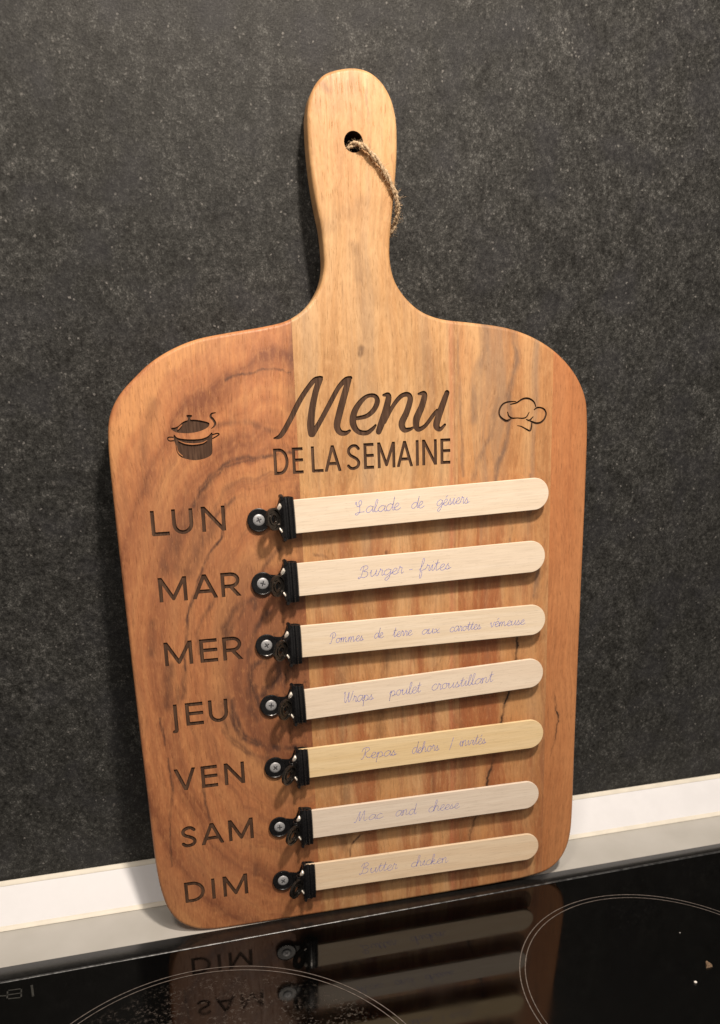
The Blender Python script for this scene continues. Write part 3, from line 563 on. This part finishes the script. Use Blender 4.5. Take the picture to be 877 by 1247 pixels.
out_l = [(-11, 463.6), (-16.9, 459.4), (-20.9, 453.0), (-22.6, 446.4), (-23.0, 440.0), (-22.8, 428), (-21.6, 414), (-19.8, 402), (-18.0, 392), (-17.2, 380), (-17.6, 372.3), (-20.5, 363.8), (-27.2, 355.2), (-37.6, 348.6), (-50.5, 345.6), (-69, 343.0), (-86, 340.1), (-99, 335.6), (-110.4, 329.4), (-120, 321.6), (-127.4, 314.4), (-132.4, 306.8), (-134.9, 299.4), (-135.9, 291), (-136.3, 277), (-136.3, 250), (-135.9, 200), (-135.3, 140), (-134.7, 100), (-134.2, 60), (-133.4, 40), (-131.9, 28), (-129.2, 17.4), (-123.8, 8.2), (-116, 2.6), (-107, -0.2), (-92, -1.1), (-50, -1.1), (0, -0.8)]
outline = [p for p in catmull(out_r + out_l[::-1], 5, True)]
def inset(P, d):
    n = len(P); R = []
    for i in range(n):
        t = P[(i + 1) % n] - P[i - 1]; t = t / (np.hypot(*t) + 1e-9); nrm = np.array([-t[1], t[0]])
        R.append(P[i] + nrm * d)
    return R
def slab(P, T, rnd, segs=5, thin_back=0.0008):
    """P: outline in metres (np points), rounded front edge, small chamfer at the back"""
    sgn = 1 if area([tuple(p) for p in P]) > 0 else -1
    rings = []
    for k in range(segs + 1):
        a = math.pi / 2 * k / segs; rings.append((rnd * (1 - math.sin(a)), rnd * (1 - math.cos(a))))
    rings += [(d, T - y) for d, y in reversed(rings)] if rnd > 0.001 else [(0, T - thin_back), (thin_back, T)]
    V = []; F = []; n = len(P)
    for d, y in rings: V += [(q[0], y, q[1]) for q in inset(P, d * sgn)]
    for r in range(len(rings) - 1):
        for i in range(n):
            a = r * n + i; b = r * n + (i + 1) % n; F.append((a, b, b + n, a + n))
    F.append(tuple(range(n))); F.append(tuple(range(len(V) - 1, len(V) - n - 1, -1)))
    return V, F
bv, bf = slab([p * MM for p in outline], T, 0.0022)
base_me = fixn(mesh('stave', bv, bf)); base_o = bpy.data.objects.new('tmp', base_me); C.objects.link(base_o)
V, F = merge([prism(l, -0.001, 0.00085) for l in CUT])
cut_me = fixn(mesh('cutter', V, F)); cut_o = bpy.data.objects.new('tmp_cut', cut_me); C.objects.link(cut_o)
# cord hole cutter, slightly eased rim
hv = []; hf = []; hr = [(-0.001, 5.1), (0.0, 5.0), (0.0003, 4.75), (0.0009, 4.65), (T - 0.0005, 4.65), (T + 0.001, 4.9)]; HN = 48
for y, r in hr:
    for k in range(HN): hv.append((0.0004 + r * MM * math.cos(2 * math.pi * k / HN), y, 0.4326 + r * MM * math.sin(2 * math.pi * k / HN)))
for r in range(len(hr) - 1):
    for k in range(HN): hf.append((r * HN + k, r * HN + (k + 1) % HN, (r + 1) * HN + (k + 1) % HN, (r + 1) * HN + k))
hf += [tuple(range(HN)), tuple(range(len(hv) - 1, len(hv) - HN - 1, -1))]
hole_me = fixn(mesh('hole', hv, hf)); hole_o = bpy.data.objects.new('tmp_hole', hole_me); C.objects.link(hole_o)
cut_me.materials.append(M_burn_shade)
STAVES = [('a', -0.2, -0.0362, M_left), ('b', -0.03618, 0.05560, M_mid), ('c', 0.05562, 0.1130, M_right), ('d', 0.11302, 0.2, M_edge)]
tmp_boxes = []; todo = []
for k, x0_, x1_, mat in STAVES:
    bxm = box_mesh('bx', (x0_, -0.01, -0.01), (x1_, T + 0.01, 0.48)); bx_o = bpy.data.objects.new('tmp_box', bxm); C.objects.link(bx_o)
    me = base_me.copy(); me.materials.clear(); me.materials.append(mat); hole_me.materials.clear(); hole_me.materials.append(M_burn_shade); bxm.materials.append(mat)  # cord hole wall coloured dark to stand for the shade inside
    o = bpy.data.objects.new('stave', me); C.objects.link(o)
    for op, ob in (('INTERSECT', bx_o), ('DIFFERENCE', cut_o)) + ((('DIFFERENCE', hole_o),) if k == 'b' else ()):
        md = o.modifiers.new('b', 'BOOLEAN'); md.operation = op; md.object = ob; md.solver = 'EXACT'; md.material_mode = 'TRANSFER'
    todo.append((o, mat)); tmp_boxes.append(bx_o)
bpy.context.view_layer.update(); dg = bpy.context.evaluated_depsgraph_get()
res = []
for o, mat in todo:
    me = bpy.data.meshes.new_from_object(o.evaluated_get(dg)); res.append((o, me))
LBL = {'a': 'reddish stave with a dark swirling knot', 'b': 'honey coloured stave running up into the handle', 'c': 'tan stave with grey streaks and a black vein', 'd': 'narrow plain orange stave'}
for (o, me), (k, *_r) in zip(res, STAVES):
    o.modifiers.clear(); me.name = 'stave'; me.shade_smooth(); me.set_sharp_from_angle(angle=math.radians(32)); o.data = me
    o.parent = board; o['label'] = LBL[k]
for o in tmp_boxes + [base_o, cut_o, hole_o]: bpy.data.objects.remove(o)
for i, (nm, loops) in enumerate(FLOORS):
    V, F = prism(loops, 0.00078 - 0.00001 * (i % 5), 0.00095)
    mobj(nm, fixn(mesh(nm, V, F)), M_burn, board)

# ------------------------------------------------------------------ clips (parts of the board, each screwed on)
def plate(st, th, cross=7, curl=0.0):
    """st: (x, half width, height) stations in mm; height is measured from the board face towards the viewer"""
    V = []; F = []; n = len(st)
    for layer in (0, 1):
        for (x, hw, h) in st:
            for c in range(cross):
                t = -1 + 2 * c / (cross - 1)
                V.append((x * MM, -(h - layer * th - curl * abs(t) ** 3 * (hw / 12) ** 2) * MM, t * hw * MM))
    o = n * cross
    for i in range(n - 1):
        for c in range(cross - 1):
            a = i * cross + c; F.append((a, a + 1, a + cross + 1, a + cross)); F.append((o + a, o + a + cross, o + a + cross + 1, o + a + 1))
        for c in (0, cross - 1):
            a = i * cross + c; F.append((a, a + cross, o + a + cross, o + a))
    for i in (0, n - 1):
        for c in range(cross - 1):
            a = i * cross + c; F.append((a, o + a, o + a + 1, a + 1))
    return V, F
def disc(cx, h, r, rin, th, ux, uh, n=28):
    """ring centred (cx, h), lying along direction (ux, uh) in the x/height plane and the z axis"""
    V = []; F = []; nx_, nh = -uh, ux
    for k in range(n):
        a = 2 * math.pi * k / n
        for rr, of in ((rin, 0), (r, 0), (r, th), (rin, th)):
            p = rr * math.cos(a); q = rr * math.sin(a)
            V.append(((cx + p * ux + of * nx_) * MM, -(h + p * uh + of * nh) * MM, q * MM))
    for k in range(n):
        for j in range(4): F.append((4 * k + j, 4 * k + (j + 1) % 4, 4 * ((k + 1) % n) + (j + 1) % 4, 4 * ((k + 1) % n) + j))
    return V, F
def domed(r, h0, h1, n=28, cx=0):
    V = []; F = []; prof_ = [(r, h0), (r, h0 + (h1 - h0) * .35), (r * .9, h0 + (h1 - h0) * .72), (r * .62, h0 + (h1 - h0) * .95), (r * .3, h1)]
    for rr, h in prof_:
        for k in range(n): a = 2 * math.pi * k / n; V.append(((cx + rr * math.cos(a)) * MM, -h * MM, rr * math.sin(a) * MM))
    for r_ in range(len(prof_) - 1):
        for k in range(n): F.append((r_ * n + k, r_ * n + (k + 1) % n, (r_ + 1) * n + (k + 1) % n, (r_ + 1) * n + k))
    F.append(tuple(range(len(V) - n, len(V)))); return V, F
low = merge([disc(0, 0.9, 6.3, 2.0, 0.8, 1, 0), plate([(4.5, 4.6, 1.3), (6.5, 4.2, 1.5), (8.5, 4.2, 2.2), (10, 5.4, 2.8), (11.2, 8.5, 3.2), (12, 11.2, 3.4), (13.5, 11.6, 3.6), (17, 11.6, 4.2), (19.2, 11.2, 5.0)], 0.7)])
def off_rim(r, h, w, n=28):
    V, F = tube([((r * math.cos(2 * math.pi * k / n)) * MM, -h * MM, r * math.sin(2 * math.pi * k / n) * MM) for k in range(n + 1)], w * MM, 6); return V, F
low = merge([low, off_rim(6.1, 1.6, 0.35)])
clip0 = mobj('clip', fixn(mesh('clip', *low, 35)), M_black, board)
up = merge([plate([(8.8, 4.0, 3.6), (9.2, 4.2, 5.4), (10.2, 5.0, 6.8), (11.0, 7.6, 7.6), (11.6, 10.6, 8.0), (12.1, 11.2, 8.7), (12.9, 11.5, 9.3), (13.7, 11.5, 9.0), (14.5, 11.4, 8.3), (15.3, 11.3, 8.35), (15.9, 11.3, 9.1), (16.4, 11.3, 9.2), (17.0, 11.2, 8.6), (17.6, 11.2, 8.4), (18.2, 11.1, 8.9), (18.8, 11.1, 8.7), (19.3, 11.0, 7.6), (19.4, 11.0, 7.15)], 0.75, 11, 1.3),
            tube([(12.6 * MM, -(8.2) * MM, 10.4 * MM), (12.5 * MM, -8.4 * MM, 11.6 * MM), (12.4 * MM, -7.4 * MM, 12.0 * MM), (12.3 * MM, -5.6 * MM, 12.0 * MM)], 1.25 * MM, 8),
            tube([(12.6 * MM, -(8.2) * MM, -10.4 * MM), (12.5 * MM, -8.4 * MM, -11.6 * MM), (12.4 * MM, -7.4 * MM, -11.8 * MM), (12.3 * MM, -5.6 * MM, -11.9 * MM)], 1.0 * MM, 8)])
mobj('upper_jaw', fixn(mesh('upper_jaw', *up, 35)), M_black, clip0)
a_ = math.radians(43); ux, uh = math.cos(a_) * -1, math.sin(a_)
lev = merge([disc(6.3, 10.3, 6.0, 2.4, 0.8, -ux, -uh), disc(6.3, 10.3, 3.3, 2.3, 1.3, -ux, -uh), disc(6.3, 10.3, 6.1, 5.2, 1.5, -ux, -uh)])
pl = []
lv, lf = plate([(0, 3.9, 0.7), (2, 4.2, 0.7), (4.4, 4.6, 0.7)], 0.7, 3)
lv = [((10.9 + ux * p[0] * 1000) * MM, -(6.3 + uh * p[0] * 1000 + (0.7 if i < 9 else 0)) * MM, p[2]) for i, p in enumerate(lv)]
lev = merge([lev, (lv, lf)])
mobj('lever', fixn(mesh('lever', *lev, 35)), M_blacklever, clip0)
scr = mobj('screw', fixn(mesh('screw', *domed(3.2, 1.5, 2.3), 40)), M_screw, clip0)
cross = []
for ang in (20, 110):
    d = Vector((math.cos(math.radians(ang)), 0, math.sin(math.radians(ang)))); p = Vector((-d.z, 0, d.x))
    b0 = len(cross); pts = [Vector((0, 0, 0)) + d * s * 1.5 * MM + p * q * 0.36 * MM for s, q in ((-1, -1), (1, -1), (1, 1), (-1, 1))]
    cross.append(([v + Vector((0, -2.33 * MM - ang * 1e-8, 0)) for v in pts], [(0, 1, 2, 3)]))
sl = mobj('screw_recess', mesh('screw_recess', *merge(cross)), M_slot, clip0)
glints = []
coil = [((9.6 + 1.5 * math.cos(t * 2 * math.pi)) * MM, -(4.6 + 1.5 * math.sin(t * 2 * math.pi)) * MM, (-3.6 + 7.2 * t / 7) * MM) for t in np.arange(0, 7.01, 1 / 12)]
mobj('hinge_coil', fixn(mesh('hinge_coil', *tube(coil, 0.4 * MM, 6), 50)), M_black, clip0)
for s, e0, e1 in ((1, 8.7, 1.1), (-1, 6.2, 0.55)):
    glints.append(tube([(10.0 * MM, -6.6 * MM, s * 4.3 * MM), (10.6 * MM, -7.4 * MM, s * 5.6 * MM), (11.3 * MM, -7.8 * MM, s * 7.0 * MM), (11.9 * MM, -6.6 * MM, s * e0 * MM)], [0.3 * MM, e1 * MM, e1 * MM, 0.35 * MM], 8))
mobj('neck_glint', fixn(mesh('neck_glint', *merge(glints), 50)), M_glint, clip0)  # pale capsules shaped as the highlight glints on the clip neck
CL = [(-60.2, 245.9, 1.6), (-60.2, 210.8, 1.0), (-60.2, 175.3, 0.2), (-59.8, 139.4, 1.6), (-59.6, 100.9, 0.6), (-59.2, 62.6, 0.2), (-59.1, 26.8, -0.4)]
def copy_part(o, parent):
    c = o.copy(); C.objects.link(c); c.parent = parent
    for ch in list(o.children):
        g = ch.copy(); C.objects.link(g); g.parent = c
    return c
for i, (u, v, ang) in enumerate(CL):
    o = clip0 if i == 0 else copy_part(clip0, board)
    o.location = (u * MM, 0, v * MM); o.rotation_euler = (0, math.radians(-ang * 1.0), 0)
    for ch in o.children:
        if ch.name.startswith(('screw',)): ch.rotation_euler = (0, i * 0.7, 0)
        if ch.name.startswith('lever'): ch.rotation_euler = (math.radians((-3, 2, 4, -2, 5, 3, -4)[i]), math.radians((0, 2, 8, 9, 10, 14, 20)[i]), 0)

# ------------------------------------------------------------------ handwriting alphabet: single stroke, x-height 1
H = {
 'a': (0.95, [[(.85, .8), (.5, 1), (.12, .6), (.15, .12), (.45, .02), (.8, .5), (.88, .95), (.82, .3), (.95, .02), (1.15, .25)]]),
 'b': (0.85, [[(0, .1), (.35, 1.1), (.42, 1.9), (.25, 1.95), (.15, 1.1), (.12, .3), (.4, .0), (.72, .35), (.7, .85), (.9, .8)]]),
 'c': (0.75, [[(.75, .8), (.5, 1), (.12, .6), (.15, .15), (.45, 0), (.9, .3)]]),
 'd': (0.95, [[(.8, .8), (.5, 1), (.12, .6), (.15, .12), (.45, .02), (.8, .6), (.98, 1.95), (.85, .4), (.95, .02), (1.15, .25)]]),
 'e': (0.72, [[(0, .3), (.45, .55), (.62, .85), (.4, 1.02), (.14, .6), (.2, .1), (.5, 0), (.88, .3)]]),
 'f': (0.7, [[(.0, .3), (.4, 1.2), (.5, 1.9), (.33, 1.9), (.2, .8), (.1, -.7), (.25, -.85), (.35, -.2), (.3, .2), (.75, .4)]]),
 'g': (0.95, [[(.85, .8), (.5, 1), (.12, .6), (.15, .12), (.45, .02), (.8, .5), (.86, .9), (.78, -.3), (.5, -.9), (.25, -.7), (.6, -.2), (1.1, .3)]]),
 'h': (0.95, [[(0, .2), (.35, 1.2), (.42, 1.9), (.25, 1.9), (.15, 1.0), (.1, .0), (.2, .6), (.5, .98), (.68, .7), (.66, .15), (.8, .02), (1.05, .3)]]),
 'i': (0.45, [[(0, .3), (.25, .95), (.2, .25), (.33, .02), (.55, .3)], [(.27, 1.35), (.3, 1.42)]]),
 'k': (0.9, [[(0, .2), (.35, 1.2), (.42, 1.9), (.25, 1.9), (.15, 1.0), (.1, .0), (.2, .55), (.55, .95), (.55, .6), (.22, .5), (.6, .05), (1.0, .3)]]),
 'l': (0.5, [[(0, .2), (.3, 1.0), (.42, 1.85), (.25, 1.9), (.14, 1.0), (.18, .15), (.38, .0), (.62, .3)]]),
 'm': (1.35, [[(0, .5), (.15, .95), (.12, .0), (.2, .6), (.42, .98), (.52, .7), (.48, .0), (.58, .6), (.82, .98), (.94, .7), (.92, .15), (1.08, .02), (1.35, .3)]]),
 'n': (0.95, [[(0, .5), (.15, .95), (.12, .0), (.2, .6), (.5, .98), (.62, .7), (.58, .15), (.75, .02), (1.0, .3)]]),
 'o': (0.85, [[(.55, .95), (.2, .8), (.1, .35), (.35, .0), (.68, .3), (.65, .8), (.5, .97), (.7, .8), (1.0, .85)]]),
 'p': (0.9, [[(0, .4), (.2, 1.0), (.12, -.2), (.08, -.85), (.16, .3), (.4, .95), (.72, .75), (.7, .2), (.35, .02), (.95, .25)]]),
 'r': (0.62, [[(0, .3), (.18, .8), (.22, 1.15), (.3, .92), (.5, .88), (.45, .4), (.5, .02), (.72, .25)]]),
 's': (0.65, [[(0, .15), (.35, .95), (.3, .75), (.5, .35), (.35, .02), (.1, .1)], [(.35, .02), (.75, .25)]]),
 't': (0.6, [[(0, .3), (.3, 1.2), (.36, 1.7), (.25, .5), (.32, .05), (.65, .3)], [(.05, 1.15), (.6, 1.22)]]),
 'u': (0.95, [[(0, .5), (.15, .95), (.12, .25), (.3, .02), (.62, .4), (.75, .95), (.7, .25), (.85, .02), (1.05, .3)]]),
 'v': (0.8, [[(0, .6), (.15, .95), (.3, .05), (.55, .4), (.65, .95), (.9, .85)]]),
 'x': (0.85, [[(0, .8), (.25, .95), (.4, .5), (.55, .05), (.85, .2)], [(.75, .95), (.1, .05)]]),
 'é': (0.72, [[(0, .3), (.45, .55), (.62, .85), (.4, 1.02), (.14, .6), (.2, .1), (.5, 0), (.88, .3)], [(.35, 1.3), (.6, 1.6)]]),
 '-': (0.8, [[(.1, .55), (.75, .6)]]), '/': (0.5, [[(.1, -.3), (.55, 1.8)]]),
 'S': (1.2, [[(-.1, 1.5), (.0, 1.9), (.15, 1.2), (.5, 1.25), (.65, 1.8), (.5, 2.05), (.3, 1.8), (.45, 1.1), (.5, .3), (.25, -.15), (.0, .0), (.3, .2), (1.1, .25)]]),
 'B': (1.3, [[(.1, .2), (-.05, .0), (.15, -.1), (.35, .6), (.5, 1.9)], [(.1, 1.3), (.35, 1.9), (.85, 1.95), (.95, 1.5), (.5, 1.1), (.95, .9), (1.0, .3), (.6, .0), (.3, .15)]]),
 'P': (1.1, [[(.5, 1.8), (.45, .8), (.3, .0), (.05, -.05)], [(.05, 1.3), (.2, 1.85), (.7, 2.05), (1.0, 1.6), (.85, 1.1), (.5, 1.0)]]),
 'W': (1.4, [[(.0, 1.5), (.15, 1.8), (.15, .7), (.25, .1), (.5, .5), (.75, 1.7), (.72, .6), (.82, .1), (1.1, .7), (1.35, 1.8)]]),
 'R': (1.2, [[(.5, 1.8), (.4, .7), (.2, .0), (.0, .1)], [(.05, 1.3), (.25, 1.9), (.8, 2.0), (.95, 1.5), (.5, 1.05), (.75, .3), (1.2, .1)]]),
 'M': (1.6, [[(-.1, .1), (.05, -.1), (.3, .8), (.5, 1.8), (.5, .9), (.55, .1), (.8, 1.0), (1.05, 1.85), (1.05, .7), (1.15, .05), (1.5, .3)]]),
}
def write(word, x0, x1, zc, xh, slant=0.18, rng=random):
    adv = sum(H[c][0] for c in word); k = (x1 - x0) / adv; x = x0; out = []
    for c in word:
        w, ss = H[c]; jy = rng.uniform(-.05, .05) * xh; js = rng.uniform(.92, 1.08)
        for s in ss:
            P = catmull([(x + px * k + pz * slant * xh, zc + jy + pz * xh * js) for px, pz in s], 5); out.append(P)
        x += w * k
    return out
def ribbon(lines, w, y):
    V = []; F = []
    for P in lines:
        n = len(P); o = len(V)
        for i, p in enumerate(P):
            t = P[min(i + 1, n - 1)] - P[max(i - 1, 0)]; t = t / (np.hypot(*t) + 1e-9); ww = w * (0.8 + 0.35 * math.sin(i * .7 + len(V)))
            for s in (-1, 1): V.append(((p[0] - t[1] * s * ww / 2) * MM, y, (p[1] + t[0] * s * ww / 2) * MM))
        F += [(o + 2 * i, o + 2 * i + 1, o + 2 * i + 3, o + 2 * i + 2) for i in range(n - 1)]
    return V, F

# ------------------------------------------------------------------ seven sticks held in the clips
ST = [(246.9, 251.0, 108.9, 'pale', 'salad'), (212.1, 214.9, 107.2, 'warm', ''), (176.7, 176.9, 108.1, 'cream', ''), (139.2, 143.5, 107.8, 'plain', ''), (103.1, 104.4, 108.6, 'yellow', ''), (63.9, 64.0, 106.3, 'greyish', ''), (28.7, 27.8, 107.0, 'tan', '')]
TXT = [[('Salade', -7.1, 18.9, 0), ('de', 25.1, 32.8, 0), ('gésiers', 40.1, 60.0, 0)],
       [('Burger', -6.5, 20.0, 0), ('-', 22.9, 25.8, 0), ('frites', 29.3, 48.6, 0)],
       [('Pommes', -25.0, -4.5, 0), ('de', 1.4, 7.3, 0), ('terre', 12.7, 24.6, 0), ('aux', 30.1, 41.7, 0), ('carottes', 47.3, 67.3, 0), ('vémeuse', 72.5, 94.9, 0)],
       [('Wraps', -18.1, 0.3, 0), ('poulet', 9.8, 29.6, 0), ('croustillant', 35.7, 75.3, 0)],
       [('Repas', -8.9, 13.5, 0), ('dehors', 22.8, 40.5, 0), ('/', 46.8, 49.0, 0), ('invités', 53.1, 70.7, 0)],
       [('Mac', -13.9, 3.6, 0), ('and', 11.5, 24.7, 0), ('cheese', 32.6, 53.0, 0)],
       [('Butter', -12.1, 12.2, 0), ('chicken', 20.8, 45.7, 0)]]
LAB = ['pale wooden stick reading Salade de gésiers, in the top clip beside LUN', 'pale wooden stick reading Burger - frites, in the clip beside MAR',
       'pale wooden stick filled with the longest handwriting, Pommes de terre aux carottes, beside MER', 'pale wooden stick reading Wraps poulet croustillant, in the clip beside JEU',
       'yellowish wooden stick reading Repas dehors / invités, in the clip beside VEN', 'greyish wooden stick reading Mac and cheese, in the clip beside SAM', 'tan wooden stick reading Butter chicken, in the bottom clip beside DIM']
rng = random.Random(9)
for i, (vl, vr, tip, _a, _b) in enumerate(ST):
    ang = math.atan2(vr - vl, 135.0); u0 = -46.5; v0 = vl + (u0 + 40) * math.tan(ang)
    L = tip - u0; hw = 9.15 + rng.uniform(-.1, .1); R = hw * 0.98
    P = [(0, -hw), (L - R, -hw)] + [(L - R + R * math.sin(math.pi * k / 22), -hw * math.cos(math.pi * k / 22)) for k in range(1, 22)] + [(L - R, hw), (0, hw)]
    P = [P[0]] + [((P[0][0] * (1 - t) + P[1][0] * t), -hw + rng.uniform(-.03, .03)) for t in (.2, .4, .6, .8)] + P[1:-1] + [((P[-2][0] * (1 - t)), hw + rng.uniform(-.03, .03)) for t in (.2, .4, .6, .8)] + [P[-1]]
    V, F = slab([np.array(p) * MM for p in P], 0.0019, 0.0003, 3, 0.0003)
    st = mobj('wooden_stick', fixn(mesh('wooden_stick', V, F, 30)), M_stick[i])
    loc = Matrix.Translation(Vector((u0 * MM, -0.0069, v0 * MM))) @ Matrix.Rotation(-ang, 4, 'Y') @ Matrix.Rotation(math.radians((.25, .1, 0, .2, .1, 0, .1)[i]), 4, 'Z')
    st.matrix_world = BM4 @ loc
    tag(st, LAB[i], 'wooden stick', 'wooden sticks held in the clips')
    lines = []
    for word, a, b, dz in TXT[i]:
        xh = 3.55 if i != 2 else 3.0
        lines += write(word, a - u0, b - u0 - 0.5, -2.2 + rng.uniform(-.3, .3) + (0.6 if i == 0 else 0), xh, 0.16, rng)
    V, F = ribbon(lines, 0.31 if i < 5 else 0.27, -0.00003)
    mobj('handwriting', mesh('handwriting', V, F), M_ink, st)

# ------------------------------------------------------------------ jute cord through the hole
n = NT('jute'); tw = n.noise(n.co, 1800, 4, 0.7)
n.set(col=n.mix(n.map(tw, 0.3, 0.7), (0.40, 0.27, 0.15), (0.72, 0.56, 0.38)), rough=0.9, spec=0.15); n.bump(tw, 0.0004); M_jute = n.m
cp = catmull([(0.5, 12.0, 431.0), (-2.6, 6.5, 429.6), (-2.2, 1.0, 430.2), (1.0, -1.8, 431.2), (4.8, -2.5, 429.9), (9.0, -2.6, 426.6), (13.6, -2.5, 421.6), (17.6, -2.3, 415.6), (21.0, -1.7, 409.2), (23.2, 0.6, 403.8), (23.6, 3.6, 399.0), (22.2, 7.4, 393.5), (19.0, 11.5, 388.5), (15.0, 13.8, 385.0)], 14)
cp = [Vector(p) * MM for p in cp]
strands = []; ph = 0
for s in range(2):
    pts = []; q = math.pi * s
    for i, p in enumerate(cp):
        t = (cp[min(i + 1, len(cp) - 1)] - cp[max(i - 1, 0)]).normalized(); a = t.cross(Vector((0, 1, 0.2))).normalized(); b = t.cross(a)
        an = q + i * 0.17; r = 0.00064; pts.append(p + (a * math.cos(an) + b * math.sin(an)) * r)
    strands.append(pts)
cord = mobj('jute_cord', fixn(mesh('jute_cord', *merge([tube(p, [0.00080 * (1 + 0.18 * math.sin(i * 1.3 + k)) for i in range(len(p))], 7) for k, p in enumerate(strands)]), 60)), M_jute)
cord.matrix_world = BM4
tag(cord, 'beige jute cord threaded through the hole in the handle and looped behind its right edge', 'cord')
hairs = []
rg = random.Random(3)
for k in range(520):
    p = cp[int(abs(rg.gauss(0.62, 0.28)) % 1 * (len(cp) - 2)) + 1] if k > 60 else cp[rg.randrange(int(len(cp) * .55), int(len(cp) * .85))]
    d = Vector((rg.gauss(0, 1), rg.gauss(-.3, .7), rg.gauss(0, 1))).normalized(); L = rg.uniform(.001, .0034) * (1.3 if k < 60 else 0.8); bnd = Vector((rg.gauss(0, 1), rg.gauss(0, .6), rg.gauss(0, 1))) * L * .3
    s0 = p + d * 0.0010; hairs.append(tube([s0, s0 + d * L * .5 + bnd, s0 + d * L + bnd * 0.4], [.00006, .00005, .00003], 3))
hr_ = mobj('loose_fibres', mesh('loose_fibres', *merge(hairs)), M_jute, cord); hr_['kind'] = 'stuff'
# loose end of the cord peeping out on the other side of the handle
